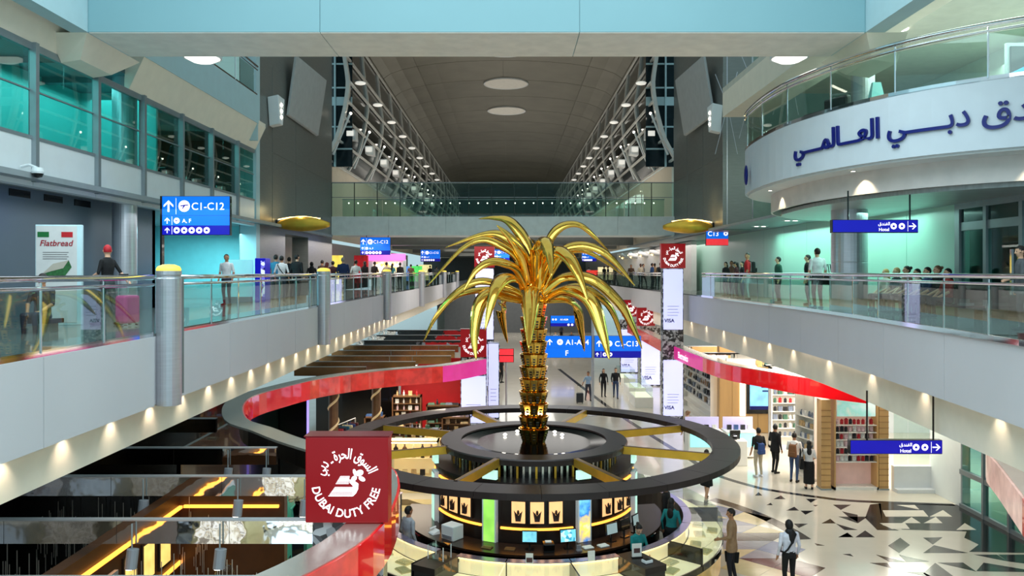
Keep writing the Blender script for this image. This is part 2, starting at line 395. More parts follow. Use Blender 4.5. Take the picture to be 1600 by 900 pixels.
# ---------------------------------------------------------------- right upper walkway
RP = cr([(7.0, 3), (7.55, 9), (7.97, 12.2), (8.3, 15.7), (8.75, 21.6), (8.85, 30), (8.8, 60), (8.8, 120)], 10)
struct('floor_walkway_right', G().prism([(x + .05, y) for x, y in RP] + [(20, 120), (20, 3)], 5.1, UF), upfloor)
RPs = resample([p for p in RP if p[1] < 90], .6)
fasr = struct('trim_3', G().wall(offset(RPs, -.045), 5.03, 6.25, -.015), paint)
for i in range(0, len(RPs) - 1, 5):
    seg = RPs[i:i + 6]
    if len(seg) > 1:
        a, b = seg[0], seg[-1]; seg[0] = (a[0], a[1] + .006); seg[-1] = (b[0], b[1] - .006)
        G().wall(seg, 4.97, 6.25, -.045).build('fascia_panel', paint, fasr)
rb = offset(RPs, -.42)
struct('trim_4', G().wall(rb, 4.1, 5.1, -.08), cream)
struct('trim_5', G().prism(offset(RPs, -.05) + list(reversed(offset(RPs, -.5))), 4.98, 5.02), cream)
balustrade(resample([p for p in RP if 5 < p[1] < 37.5], .8), 'long gently curving glass balustrade of the right balcony', 6.25, 7.33)
balustrade([(8.78, 41), (8.78, 55), (8.78, 80)], 'distant straight glass balustrade on the right beyond the lit pillar', 6.25, 7.33, step=3)
# downlights under both balconies: each washes a scallop onto the bulkhead
dl0 = thing('recessed_downlight', 'small recessed downlight under the left balcony edge', 'downlight', (-6.5, 8.9, 5.0), 0, 'downlights under the left balcony')
G().lathe([(.035, 0), (.05, 0), (.05, -.012), (.035, -.012)], 12).build('rim', chrome, dl0)
G().lathe([(0, -.004), (.034, -.004)], 12).build('lens', mat('downlight_lens', (255, 244, 220), .4, emit=14, var=0), dl0)
sd = bpy.data.lights.new('downlight_beam', 'SPOT'); sd.energy = 11; sd.color = (1, .87, .68); sd.spot_size = R(96); sd.spot_blend = .95; sd.shadow_soft_size = .02
so = bpy.data.objects.new('downlight_beam', sd); so.location = (0, 0, -.02); so.rotation_euler = (0, R(24), 0); so.parent = dl0; COL.objects.link(so)
for k in range(1, 27): dup(dl0, (-6.5, 8.9 + 1.43 * k, 5.0))
yr = 11.0
for k in range(11):
    i = min(range(len(RPs)), key=lambda q: abs(RPs[q][1] - yr)); q = offset(RPs, -.2)[i]
    dup(dl0, (q[0], q[1], 4.98), pi, label='small recessed downlight under the right balcony edge')['group'] = 'downlights under the right balcony'
    yr += 2.9
# ---------------------------------------------------------------- left side: walls, glazed upper lounge, gallery
wl = struct('wall_left', G().box(-11.3, -11.0, 6, 24.4, UF, 9.35), slate)
for u in (35, 87, 132):
    x, y, z = P(u, 305 + (u - 37) * .17, 1); Y = -10.98 / x
    G().box(-11.01, -10.98, Y - .45, Y + .3, 9.08, 9.24).build('vent_slot', black, wl)
struct('wall_left_teal', G().box(-16, -10.35, 33.0, 33.3, UF, 9.6).box(-15.3, -15, 24, 33, UF, 9.6), mat('teal_wall', (150, 214, 220), .4, var=.04))
struct('wall_left_return', G().box(-15.2, -11.0, 24.2, 24.4, UF, 9.35), slate)
struct('ceiling_walkway_left', G().box(-16, -9.7, 6, 43, 9.3, 9.42), mat('soffit_grey', (150, 158, 162), .5))
FX = -10.0
my = [11.6, 14.05, 16.5, 19.0, 21.4, 23.9, 26.3, 28.8, 30.8]
fac = struct('wall_left_upper', G().box(FX - .25, FX - .06, 8, 31.4, 9.2, 10.2), white)
for k, (a, b) in enumerate(zip(my, my[1:])):
    G().box(FX - .06, FX, a + .01, b - .01, 9.2, 10.18).build('cladding_panel', white, fac)
    w = struct('window_%d' % (k + 1), G().box(FX - .08, FX + .02, a, b, 10.18, 10.25).box(FX - .1, FX + .01, a, b, 12.05, 12.2), alum)
    c = a + (b - a) * (.48 if k < 4 else .5)
    for p, q in ((a + .06, c - .01), (c + .01, b - .06)):
        G().box(FX - .05, FX - .035, p, q, 10.25, 12.05).build('pane', gteal, w)
    G().box(FX - .07, FX - .02, a, b, 11.2, 11.23).build('transom', alum, w)
    G().box(FX - .06, FX + .1, a - .06, a + .06, 9.28, 12.2).build('mullion', alum, w)
struct('floor_lounge', G().box(-15, FX - .26, 8, 31.4, 9.9, 10.1), upfloor)
struct('wall_lounge_back', G().box(-12.7, -12.5, 8, 23, 10.1, 12.6).box(-12.7, -10.3, 22.9, 23, 10.1, 12.6), mat('lounge_teal_wall', (120, 216, 214), .4, var=.05, scale=.7))
struct('wall_lounge_cafe', G().box(-14.2, -14, 23, 31.4, 10.1, 12.6).box(-14, FX - .3, 31.2, 31.4, 10.1, 12.6), mat('cafe_brown_wall', (70, 66, 58), .5, var=.2))
lc = struct('ceiling_lounge', G().box(-15, FX - .1, 8, 31.4, 12.6, 12.8), mat('lounge_ceiling', (84, 110, 116), .5))
for y in range(9, 31, 2): G().box(-14, FX - .3, y, y + .25, 12.45, 12.6).build('ceiling_slat', mat('lounge_ceiling', ()), lc)
tag(G().box(-13.95, -13.85, 23.5, 31, 11.0, 11.06).build('cove_light', mat('led_warm', (255, 214, 130), emit=6, var=0)), 'long warm strip light on the back wall of the upper lounge', 'strip light')
blk = mat('black_leather', (16, 16, 18), .4, var=.2)
def lounge_chair(loc, label):
    t = thing('lounge_chair', label, 'chair', loc, R(-90), 'chairs in the upper lounge')
    G().box(-.3, .3, -.28, .3, .38, .5).build('seat', blk, t, bev=.03)
    G().hexa([(-.3, .25, .45), (.3, .25, .45), (.3, .35, .45), (-.3, .35, .45), (-.3, .42, 1.15), (.3, .42, 1.15), (.3, .5, 1.15), (-.3, .5, 1.15)]).build('backrest', blk, t, bev=.03)
    for sx in (-1, 1):
        for sy in (-.24, .3): G().tube([(sx * .27, sy, 0), (sx * .27, sy, .4)], .02, 6).build('leg', chrome, t)
for k, y in enumerate((24.3, 25.0, 25.8, 27.2, 28.4)): lounge_chair((-10.8, y, 10.1), ['first', 'second', 'third', 'fourth', 'fifth'][k] + ' black lounge chair behind the upper left windows counting from the silver column')
# silver column, slanted soffit, gallery above
t = thing('silver_column', 'tall silver column standing behind the left upper windows', 'column', (-10.38, 21.2, UF))
G().lathe([(0, 0), (.31, 0), (.31, 3.5), (.305, 3.51), (.31, 3.52), (.31, 7.1), (0, 7.1)], 32).build('shaft', steel, t)
for a, b in ((6, 19.35), (20.65, 30.9)): struct('ceiling_soffit_left', G().ext([(-9.6, a, 13.05), (FX, a, 12.2), (FX - .12, a, 12.2), (-10.1, a, 13.2), (-9.6, a, 13.2)], (0, b - a, 0)), cream)
struct('wall_gallery_left', G().box(-9.66, -9.58, 18.9, 30.0, 13.05, 14.1).box(-9.6, -10.6, 29.9, 30.0, 12.4, 14.1), tealw)
struct('pilaster_left', G().box(-10.62, -9.98, 30.95, 31.4, UF, 20), tealw)
balustrade([(-9.6, 19.5), (-9.6, 25), (-9.6, 29.9)], 'glass balustrade of the top left gallery under the roof beam', 14.08, 15.2, step=2.0)
struct('wall_gallery_back', G().box(-12.7, -12.5, 16, 31, 14, 18), mat('gallery_dark', (60, 70, 66), .5))
tag(G().box(-12.5, -10.5, 25, 25.12, 15.9, 15.95).build('gallery_tube_light', ledw), 'linear tube light inside the top left gallery', 'tube light')
struct('floor_gallery', G().box(-12.6, -9.62, 17, 30, 13.9, 14.05), upfloor)
# roof beams around the skylight
BY0, BY1, BZ = 17.0, 18.86, 12.58
rb_ = struct('ceiling_cross_beam', G().box(-9.12, 7.68, BY0, BY1, BZ, 15.5), mat('beam_teal_white', (132, 172, 180), .45, var=.03, scale=.4))
for a, b in ((-9.1, -4.1), (-4.1, 1.5), (1.5, 7.66)): G().box(a + .01, b - .01, BY0 - .02, BY0, BZ + .0, 15.5).build('cladding_panel', mat('beam_teal_white', ()), rb_)
for a, b in ((-9.1, -4.1), (-4.1, 1.5), (1.5, 7.66)): G().box(a + .01, b - .01, BY0, BY1, BZ - .02, BZ).build('soffit_panel', mat('beam_underside', (248, 241, 232), .5), rb_)
struct('ceiling_side_beam_left', G().box(-9.5, -9.12, -6, BY1, BZ, 15.5), tealw)
struct('ceiling_side_beam_right', G().box(7.68, 8.1, -6, BY1, BZ, 15.5), tealw)
for sx, xa, xb, xc in ((-1, -9.55, -9.98, -9.15), (1, 8.05, 8.6, 7.7)):
    struct('ceiling_corbel_' + ('left' if sx < 0 else 'right'), G().add([(xc, BY0 + .02, BZ), (xb, BY0 + .02, BZ), (xb, BY1, BZ), (xc, BY1 + .6, BZ), (xa, BY0 + .5, 12.12), (xb, BY0 + .5, 12.05), (xb, BY1, 12.05), (xa, BY1, 12.12)],
           [(3, 2, 1, 0), (4, 5, 6, 7), (0, 1, 5, 4), (1, 2, 6, 5), (2, 3, 7, 6), (3, 0, 4, 7)]), cream)
for x in (-7.6, 6.9):
    t = thing('dome_lamp', 'white dome downlight under the roof beam on the ' + ('left' if x < 0 else 'right'), 'ceiling lamp', (x, 19.45, BZ + .1), 0)
    G().lathe([(0, -.1), (.25, -.09), (.42, 0), (.42, .1), (0, .1)], 20).build('dome', mat('dome_glow', (255, 250, 240), emit=1.6, var=0), t, smooth=True)
    G().lathe([(.42, .0), (.46, .0), (.46, .12), (.42, .12)], 20).build('rim', white, t)
    G().tube([(0, 0, .1), (0, 0, 2.5)], .03, 6).build('stem', alum, t)
# ---------------------------------------------------------------- piers beside the nave mouth
pl = struct('wall_pier_left', G().box(-10.8, -10.0, 31.4, 35.0, UF, 24).box(-10.8, -10.0, 39.0, 44.2, UF, 24).box(-10.8, -10.0, 35.0, 39.0, 9.1, 24), dkmetal)
pr = struct('wall_pier_right', G().box(9.2, 10.4, 34, 44.2, 9.2, 24), dkmetal)
struct('wall_pier_passage', G().box(-13, -12.9, 34, 40, UF, 9.2), mat('passage_dark', (30, 44, 40), .4))
for y in (34.6, 38.2, 41.4):
    for z in (12.4,): 
        G().box(-10.0, -9.985, y - 1.5, y + 1.7, 9.3, z).build('metal_panel', dkmetal, pl); G().box(-10.0, -9.985, y - 1.5, y + 1.7, z + .03, 16).build('metal_panel', dkmetal, pl)
for y in (35.6, 39.1, 42.5): G().box(9.185, 9.2, y - 1.6, y + 1.7, 9.3, 12.4).build('metal_panel', dkmetal, pr); G().box(9.185, 9.2, y - 1.6, y + 1.7, 12.43, 16).build('metal_panel', dkmetal, pr)
for lab, q in (('left', ((-9.96, 35, 14.37), (-9.6, 35, 17.0), (-9.43, 40, 17.1), (-9.85, 40, 14.3))), ('right', ((9.13, 35, 14.37), (8.7, 35, 17.0), (8.49, 40, 17.1), (8.94, 40, 14.3)))):
    s = 1 if lab == 'left' else -1
    t = thing('acoustic_panel', 'large tilted light grey panel fixed high on the %s metal pier' % lab, 'panel')
    G().ext(q, (.12 * s, 0, .04)).build('board', mat('acoustic_grey', (176, 178, 178), .5), t, bev=.02)
    G().box(*sorted((-9.99 if s > 0 else 9.19, q[0][0] + .02 * s)), 36.5, 36.7, 14.6, 16.5).box(*sorted((-9.99 if s > 0 else 9.19, q[0][0] + .02 * s)), 38.5, 38.7, 14.6, 16.5).build('bracket', alum, t)
    # bracket floodlight and torpedo wall lamp
    X = -10.0 if s > 0 else 9.2; y0 = 32.8 if s > 0 else 34.4
    t = thing('wall_floodlight', 'white trapezoid floodlight on the %s metal pier' % lab, 'wall lamp', (X, y0, 13.4))
    G().ext([(.02 * s, -.45, 1.2), (.02 * s, .5, 1.2), (.02 * s, .25, .05), (.02 * s, -.2, .05)], (.45 * s, 0, .1)).build('housing', white, t, bev=.03)
    for z in (.35, .6, .85): G().ball((.48 * s, 0, z + .1), (.05, .08, .08), 8, 6).build('bulb_or_glint', ledw, t)
    t = thing('torpedo_lamp', 'golden torpedo shaped wall lamp on the %s metal pier' % lab, 'wall lamp', (X, 33.6 if s > 0 else 35.5, 9.42))
    G().tube([(s * (.05 + 2.25 * i / 12), 0, .03 * math.sin(i / 12 * pi)) for i in range(13)], [.05 + .27 * math.sin(pi * min(1, (i + .6) / 13)) ** .8 for i in range(13)], 14).build('shell', goldm, t, smooth=True)
    G().tube([(s * .1, 0, .22), (s * .6, 0, .31), (s * 1.2, 0, .35), (s * 1.9, 0, .26)], .025, 6).build('light_slot', mat('led_warm', ()), t)
    G().box(*sorted((-.0, s * .1)), -.12, .12, -.12, .2).build('mount', black, t); lamp('slot_glow', (s * 1.0, 0, .6), 18, (1, .8, .4), .1, None, (0, 0, 0), .5, t)
# windows between pier and lattice
for lab, x0, x1 in (('left', -11.2, -9.3), ('right', 8.0, 9.9)):
    w = struct('window_%d' % (20 if x0 < 0 else 21), G().box(x0, x1, 46.4, 46.5, 13.6, 24), gdark)
    for z in (14.6, 15.9, 17.2, 18.2, 19.6): G().box(x0, x1, 46.3, 46.4, z, z + (.5 if z == 17.2 else .09)).build('bar', tealw, w)
    G().box(*( (-10.35, -10.25) if x0 < 0 else (9.1, 9.2)), 46.25, 46.4, 13.6, 24).build('mullion', tealw, w)
# ---------------------------------------------------------------- glass bridge
br = struct('floor_glass_bridge', G().box(-10.0, 9.2, 44.05, 47, 9.47, 10.48), mat('bridge_fascia', (216, 226, 225), .45))
for i in range(6): G().box(-9.98 + i * 3.2, -9.98 + (i + 1) * 3.2 - .015, 44.0, 44.05, 9.45, 10.5).build('fascia_panel', mat('bridge_fascia', ()), br)
t = thing('bridge_balustrade', 'tall glass screen across the high bridge in front of the nave', 'railing', (-10, 44.1, 10.5))
G().tube([(0, 0, 1.9), (19.2, 0, 1.9)], .035, 6).build('handrail', alum, t)
G().tube([(0, 0, 1.08), (19.2, 0, 1.08)], .02, 6).build('middle_rail', alum, t)
for i in range(15):
    x = i * 1.28
    G().box(x + .02, min(19.2, x + 1.26), -.008, .008, .02, 1.88).build('glass_pane', gbal, t)
    G().box(x - .02, x + .02, -.03, .03, 0, 1.9).build('post', mat('dark_post', (50, 64, 60), .4, .3), t)
t = thing('bridge_balustrade', 'second glass screen with glowing balls for mirrored lights along the far edge of the bridge', 'railing', (-10, 46.9, 10.5))
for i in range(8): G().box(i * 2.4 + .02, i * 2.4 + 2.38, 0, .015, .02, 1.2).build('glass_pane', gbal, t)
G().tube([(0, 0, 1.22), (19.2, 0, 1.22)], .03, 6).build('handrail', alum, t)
for i in range(34): G().ball((.4 + i * .55, -.04, 1.0), (.035, .035, .035), 6, 4).build('bulb_or_glint', ledw, t)  # glowing balls stand in for lights mirrored in the glass
# ---------------------------------------------------------------- nave: vault, lattice windows, lamps
NX = -.55
sec = [(9.95, 6.5), (9.33, 7.6), (8.95, 8.85), (8.75, 9.8), (8.65, 10.9), (8.85, 12.4), (9.05, 14.4)]
vault = [(NX + 9.3 * math.cos(pi - pi * i / 16), CZ + 14.3 + 1.9 * math.sin(pi * i / 16) ** .8) for i in range(17)]
metalc = mat('vault_metal_panel', (122, 118, 106), .38, .45, var=.12, scale=.5)
ceil = struct('ceiling', G().add([(x, y, z + .12) for x, z in vault for y in (40, 152)], [(2 * i, 2 * i + 2, 2 * i + 3, 2 * i + 1) for i in range(16)]), dkmetal)
for k in range(18):
    y0, y1 = 42 + k * 6.1, 42 + (k + 1) * 6.1 - .07
    for a, b in ((0, 4), (4, 8), (8, 12), (12, 16)):
        vs = []
        for i in range(a, b + 1):
            x, z = vault[i]; sx = .012 if i == a else -.012 if i == b else 0
            vs += [(x + sx, y0, z), (x + sx, y1, z), (x + sx, y1, z + .05), (x + sx, y0, z + .05)]
        n = b - a
        fs = [(4 * i + j, 4 * i + (j + 1) % 4, 4 * i + 4 + (j + 1) % 4, 4 * i + 4 + j) for i in range(n) for j in range(4)] + [(3, 2, 1, 0), (4 * n, 4 * n + 1, 4 * n + 2, 4 * n + 3)]
        G().add(vs, fs).build('vault_panel', metalc, ceil)
for k, y in enumerate((57, 67.4, 78.7)):
    t = thing('ceiling_oculus', ['half hidden round', 'large round', 'smaller looking round'][k] + ' white rimmed opening in the vault, ' + ['just behind the cross beam', 'nearer of the two', 'farther of the two'][k], 'skylight', (-.35, y, CZ + 16.12), 0, 'vault openings')
    G().lathe([(1.8, 0), (1.92, -.06), (1.92, .05), (1.8, .05)], 32).build('rim', white, t)
    G().lathe([(1.8, -.02), (1.5, .02), (0, .03)], 32).build('dome', mat('oculus_grey', (210, 206, 196), .5, emit=.16, var=.05), t, smooth=True)
ribm = mat('lattice_white_metal', (226, 226, 222), .4, .1)
lampw = mat('lamp_glow', (250, 246, 236), .4, emit=.6, var=0)
for s in (-1, 1):
    lab = 'left' if s < 0 else 'right'
    S = [(NX + s * x, CZ + z) for x, z in sec]; Sp = cr(S, 3)
    w = struct('wall_nave_%s' % lab, G().add([(x + s * .12, y, z) for x, z in Sp for y in (45, 152)], [(2 * i, 2 * i + 2, 2 * i + 3, 2 * i + 1) for i in range(len(Sp) - 1)]), mat('nave_dark_glazing', (46, 50, 50), .12, .3, var=.2))
    for k in range(17):
        y = 45.2 + 6.1 * k; wd = .42 if k == 0 else .26
        g = G()
        vs = []
        for x, z in Sp: vs += [(x, y - wd / 2, z), (x, y + wd / 2, z), (x + s * .2, y + wd / 2, z), (x + s * .2, y - wd / 2, z)]
        n = len(Sp) - 1
        g.add(vs, [(4 * i + j, 4 * i + (j + 1) % 4, 4 * i + 4 + (j + 1) % 4, 4 * i + 4 + j) for i in range(n) for j in range(4)]).build('rib', ribm, w)
    for i in (0, 3, 6, 9, 12, 15, 18):
        x, z = Sp[min(i, len(Sp) - 1)]
        G().box(x - .06, x + .06, 45.2, 150, z - .06, z + .06).build('longeron', ribm, w)
    if True:
        g0 = None
        for k in range(9):
            y = 46.9 + 6.1 * k
            x, z = Sp[4]; xx, zz = Sp[13]
            if k == 0:
                b0 = thing('nave_box_lamp', 'white box spotlight low on the %s lattice window of the nave' % lab, 'spotlight', (x - s * .3, y, z + .1), 0, 'box lamps on the %s lattice' % lab)
                G().ext([(-.28, -.5, .3), (.28, -.5, .3), (.28, -.3, -.3), (-.28, -.3, -.2)], (0, .9, 0)).build('housing', white, b0, bev=.02)
                G().box(-.2, .2, -.56, -.5, -.1, .2).build('lens', lampw, b0)
                v0 = thing('nave_oval_lamp', 'white oval lamp high on the %s lattice window of the nave' % lab, 'spotlight', (xx - s * .4, y - .4, zz - .2), 0, 'oval lamps on the %s lattice' % lab)
                G().ball((0, 0, 0), (.33, .26, .11), 14, 8).build('shade', lampw, v0, smooth=True)
                G().tube([(0, 0, .1), (s * .4, .1, .2)], .03, 6).build('arm', alum, v0)
                L0 = thing('lattice_strut', 'bright diagonal strut on the lower %s lattice of the nave' % lab, 'strut', (0, 0, 0), 0, 'lit struts of the %s lattice' % lab)
                p, q = Sp[1], Sp[7]
                G().tube([(p[0] - s * .1, 45.5, p[1]), (q[0] - s * .15, 45.6, q[1])], .07, 6).build('tube', white, L0)
                G().ball((q[0] - s * .18, 45.6, q[1]), (.08, .08, .08), 8, 6).build('bulb_or_glint', ledw, L0)
            else:
                dup(b0, (x - s * .3, y, z + .1)); dup(v0, (xx - s * .4, y - .4, zz - .2)); dup(L0, (0, 6.1 * k, 0))
    X = NX + s * 10.2
    struct('wall_nave_base_%s' % lab, G().box(*sorted((X, X + s * .3)), 47, 152, 9.4, 13.95), cream)
struct('wall_nave_end', G().box(-14, 14, 151, 151.5, 0, 26), mat('end_wall', (84, 86, 82), .5))
for y in (60, 69.4, 84, 108): struct('ceiling_beam_low', G().box(-10.4, 9.4, y, y + 1.2, 9.45, 10.1), mat('low_beam_grey', (120, 122, 120), .5))
# ---------------------------------------------------------------- right side: hall wall, hotel drum, gallery
hallm = mat('hall_green_wall', (178, 222, 206), .3, var=.03, scale=.5)
wr = struct('wall_right', G().box(11.22, 11.5, 19.7, 60, UF, 9.4), hallm)
for i in range(8): G().box(11.2, 11.22, 19.75 + i * 2.5, 19.75 + (i + 1) * 2.5 - .02, UF, 9.3).build('wall_panel', hallm, wr)
struct('ceiling_walkway_right', G().prism([(8.9, 22.5), (11.5, 20), (11.5, 60), (8.9, 60)], 9.25, 9.35), mat('soffit_grey', ()))
for y in (24.5, 28, 31.5):
    t = thing('hall_downlight', 'bright twin downlight in the right hall ceiling', 'downlight', (10.0, y, 9.25), 0, 'downlights of the right hall')
    G().box(-.3, .3, -.12, .12, -.03, 0).build('frame', white, t); 
    for s in (-.14, .14): G().lathe([(0, -.035), (.08, -.035)], 12, (s, 0)).build('lens', ledw, t)
struct('wall_right_upper', G().box(10.4, 15, 34, 34.4, 9.4, 22), mat('green_grey_metal', (120, 138, 128), .3, .4, var=.08))
struct('wall_far_right_upper', G().box(15, 15.3, 8, 34, 9.4, 18), mat('gallery_wall', (196, 210, 198), .4))
t = thing('hall_column', 'broad polished steel column behind the right balustrade under the hotel sign', 'column', (9.35, 21.7, UF))
G().lathe([(0, 0), (.47, 0), (.47, 1.35), (.465, 1.36), (.465, 1.375), (.47, 1.385), (.47, 2.9), (0, 2.9)], 36).build('shaft', steel, t)
# glazed hotel entrance in line with the hall wall
ent = struct('door_1', G().box(11.15, 11.3, 19.55, 19.75, UF, 9.3).box(11.15, 11.3, 12, 19.55, 8.42, 8.62).box(11.15, 11.3, 12, 19.55, 8.95, 9.3), alum)
for a, b in ((18.55, 19.5), (17.25, 18.4), (15.9, 17.1), (14.6, 15.8)):
    G().box(11.18, 11.2, a, b, UF + .1, 8.42).build('pane', gteal, ent); G().box(11.12, 11.26, b, b + .12, UF, 8.95).build('jamb', alum, ent)
    G().box(11.18, 11.2, a, b, 8.62, 8.95).build('fanlight', mat('dark_green_glass', (22, 60, 54), .1), ent)
G().box(11.02, 11.14, 17.3, 17.36, UF + .6, 7.9).build('pull_handle', chrome, ent)
struct('wall_lobby', G().box(13.8, 14, 11, 22, UF, 9.3).box(11.3, 14, 21.8, 22, UF, 9.3), mat('lobby_green', (60, 120, 108), .4, var=.2, scale=1))
# hotel drum
DP = cr([(14, 28), (11, 27.6), (8.6, 26.3), (7.3, 24.4), (6.9, 22.1), (7.0, 19.3), (7.95, 16.5), (9.6, 14.7), (12, 13.4), (16, 12.6)], 10)
dr = struct('wall_hotel_drum', G().wall(offset(DP, .06), 9.77, 11.05, .06).prism(offset(DP, .1) + [(16, 28)], 9.7, 9.78), white)
DPs = resample(DP, .45)
for i in range(0, len(DPs) - 6, 6):
    seg = DPs[i:i + 7]; G().wall(seg, 9.75, 11.08, .05).build('drum_panel', mat('drum_white', (214, 222, 230), .35, var=.02), dr)
T2 = offset(DPs, .75)
t2 = struct('ceiling_drum_tier', G().wall(T2, 9.18, 9.72, .06), mat('tier_white', (226, 218, 214), .4))
T3 = offset(DPs, 1.05)
struct('ceiling_drum_soffit', G().prism(T3 + [(16, 28)], 9.1, 9.2), mat('soffit_slats', (190, 196, 196), .35, .2, stretch=(.2, 6, 1), var=.12))
struct('floor_hotel_gallery', G().prism(offset(DPs, .15) + [(15, 28)], 10.9, 11.05), upfloor)
struct('ceiling_gallery_right', G().box(8.1, 15, 8, 30, 14.2, 14.4), mat('gallery_ceiling', (206, 204, 190), .5))
struct('ceiling_gallery_step', G().box(8.1, 9.6, 8, 30, 13.3, 14.2), cream)
for u, v, y in ((1500, 70, 17.5), (1410, 100, 22), (1560, 12, 15.5)):
    x = (u - U0) * y / FP
    tag(G().lathe([(0, 0), (.14, 0), (.16, .02), (.16, .05)], 16, (x, y)).build('gallery_downlight', ledw, loc=(0, 0, 14.16)), 'round downlight in the hotel gallery ceiling', 'downlight', 'hotel gallery downlights')
balustrade(DPs[13:62], 'curved glass balustrade with chrome rail on top of the hotel drum', 11.06, 12.14, step=1.75)
for q, tl in ((23, -1), (33, 1), (42, 1)):
    x, y = offset(DPs, .42)[q]; a = offset(DPs, 0)[q]
    t = thing('drum_downlight', ['warm downlight under the left curve', 'warm downlight under the middle', 'warm downlight under the right part'][(23, 33, 42).index(q)] + ' of the hotel drum', 'downlight', (x, y, 9.7))
    G().lathe([(.05, 0), (.07, 0), (.07, -.015), (.05, -.015)], 12).build('rim', chrome, t); G().lathe([(0, -.005), (.05, -.005)], 12).build('lens', mat('downlight_lens', ()), t)
    n = Vector((T2[q][0] - x, T2[q][1] - y, 0)).normalized(); d = (Vector((0, 0, -1)) + n * .45).normalized()
    l = lamp('downlight_beam', (0, 0, -.03), 40, (1, .88, .6), .02, 80, d.to_track_quat('-Z', 'Y').to_euler(), .5, t)
# lettering round the drum
arc = [0]
for a, b in zip(DP, DP[1:]): arc.append(arc[-1] + math.dist(a, b))
def on_drum(s, out=.03):
    i = max(0, min(len(DP) - 2, next((k for k in range(len(arc) - 1) if arc[k + 1] >= s), len(DP) - 2)))
    t = (s - arc[i]) / (arc[i + 1] - arc[i]); a, b = DP[i], DP[i + 1]; L = math.dist(a, b)
    return (a[0] + (b[0] - a[0]) * t + (b[1] - a[1]) / L * out, a[1] + (b[1] - a[1]) * t - (b[0] - a[0]) / L * out)
s0 = next(arc[k] for k in range(len(DP)) if DP[k][1] < 20 and U0 + DP[k][0] / DP[k][1] * FP > 1238)
wt = thing('hotel_lettering', 'large dark blue Arabic lettering along the white hotel drum', 'lettering', (0, 0, 0))
cur = s0
for word, wlen in (('العـــالمــــي', 2.75), ('دبـــــي', 1.6), ('فنـــــــدق', 2.6)):
    vs, fs = tmesh(arabic(word), .012); x0 = min(v[0] for v in vs); x1 = max(v[0] for v in vs); k = wlen / (x1 - x0); kz = .62
    for dout, nm in ((.035, 'letter_face'),):
        g = G(); n = len(vs)
        fr = [on_drum(cur + (x - x0) * k, .06) + (10.24 + y * kz,) for x, y in vs]; bk = [on_drum(cur + (x - x0) * k, .0) + (10.24 + y * kz,) for x, y in vs]
        from collections import Counter
        ed = Counter(); 
        for f in fs:
            for a, b in zip(f, f[1:] + f[:1]): ed[(a, b)] += 1
        side = [(a, b, b + n, a + n) for (a, b) in ed if (b, a) not in ed]
        g.add(fr + bk, fs + side).build('word', navy, wt)
    cur += wlen + .2
g = G(); x, y = DP[38]; g.ball((x - .1, y + .2, 10.2), (.05, .12, .3), 8, 6).build('letter_edge', navy, wt)
# gallery contents seen through the glass
t = thing('blue_wall_panel', 'bright blue panel on the hotel gallery wall', 'panel', (12.4, 20.5, 11.05))
G().add([(-1.5, 0, .3), (1.1, 0, .3), (1.1, 0, 1.75), (-1.5, .06, .5), (-1.5, .06, .3), (1.1, .06, .3), (1.1, .06, 1.75), (-1.5, .12, .5)], [(0, 1, 2, 3), (7, 6, 5, 4), (0, 4, 5, 1), (1, 5, 6, 2), (2, 6, 7, 3), (3, 7, 4, 0)]).build('board', mat('sky_blue_panel', (20, 140, 214), .3, emit=.25), t)
G().box(-1.4, 1.0, .1, .2, 0, .3).build('plinth', white, t)
t = thing('gallery_column', 'short silver column inside the hotel gallery', 'column', (9.5, 21.2, 11.05)); G().lathe([(0, 0), (.3, 0), (.3, 3.1), (0, 3.1)], 28).build('shaft', steel, t)
t = thing('round_display_stand', 'arched glass display stand on the hotel gallery beside the silver column', 'display stand', (9.3, 20.0, 11.06))
G().hexa([(-.3, -.2, 0), (.3, -.2, 0), (.3, .2, 0), (-.3, .2, 0), (-.1, -.05, 1.15), (.1, -.05, 1.15), (.1, .05, 1.15), (-.1, .05, 1.15)]).build('panel', mat('pale_teal_board', (150, 220, 225), .3, emit=.2), t); G().box(-.4, .4, -.3, .3, 0, .03).build('base', alum, t)
t = thing('gallery_sofa', 'dark sofa on the hotel gallery behind the curved glass', 'sofa', (8.1, 20.2, 11.06), R(20))
G().box(-.4, .4, -.4, .4, 0, .42).build('seat', blk, t, bev=.05); G().box(.28, .45, -.4, .4, .4, .85).build('backrest', blk, t, bev=.05)
gf = struct('door_2', G().box(13.0, 14.6, 20.6, 20.7, 11.05, 13.4), alum)
for a in (13.08, 13.85): G().box(a, a + .65, 20.55, 20.6, 11.2, 13.3).build('pane', gdark, gf)
# cable braces with spider fittings, each sparkle painted in as a glowing ball, on the right glass wall
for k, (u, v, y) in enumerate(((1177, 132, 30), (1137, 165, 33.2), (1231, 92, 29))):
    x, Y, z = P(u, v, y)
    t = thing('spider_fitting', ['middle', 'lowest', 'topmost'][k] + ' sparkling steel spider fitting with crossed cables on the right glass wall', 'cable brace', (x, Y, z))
    G().ball((0, 0, 0), (.12, .12, .12), 12, 8).build('hub', chrome, t, smooth=True); G().ball((0, -.13, .02), (.045, .04, .045), 8, 6).build('bulb_or_glint', ledw, t)
    for dx, dz in ((-.45, 1.4), (.5, 1.5), (-.45, -2.0), (.5, -2.0)): G().tube([(0, 0, 0), (dx, .3, dz)], .014, 5).build('cable', steel, t)
    G().tube([(0, .1, -5.1), (0, .1, 4)], .03, 6).build('mast', steel, t)
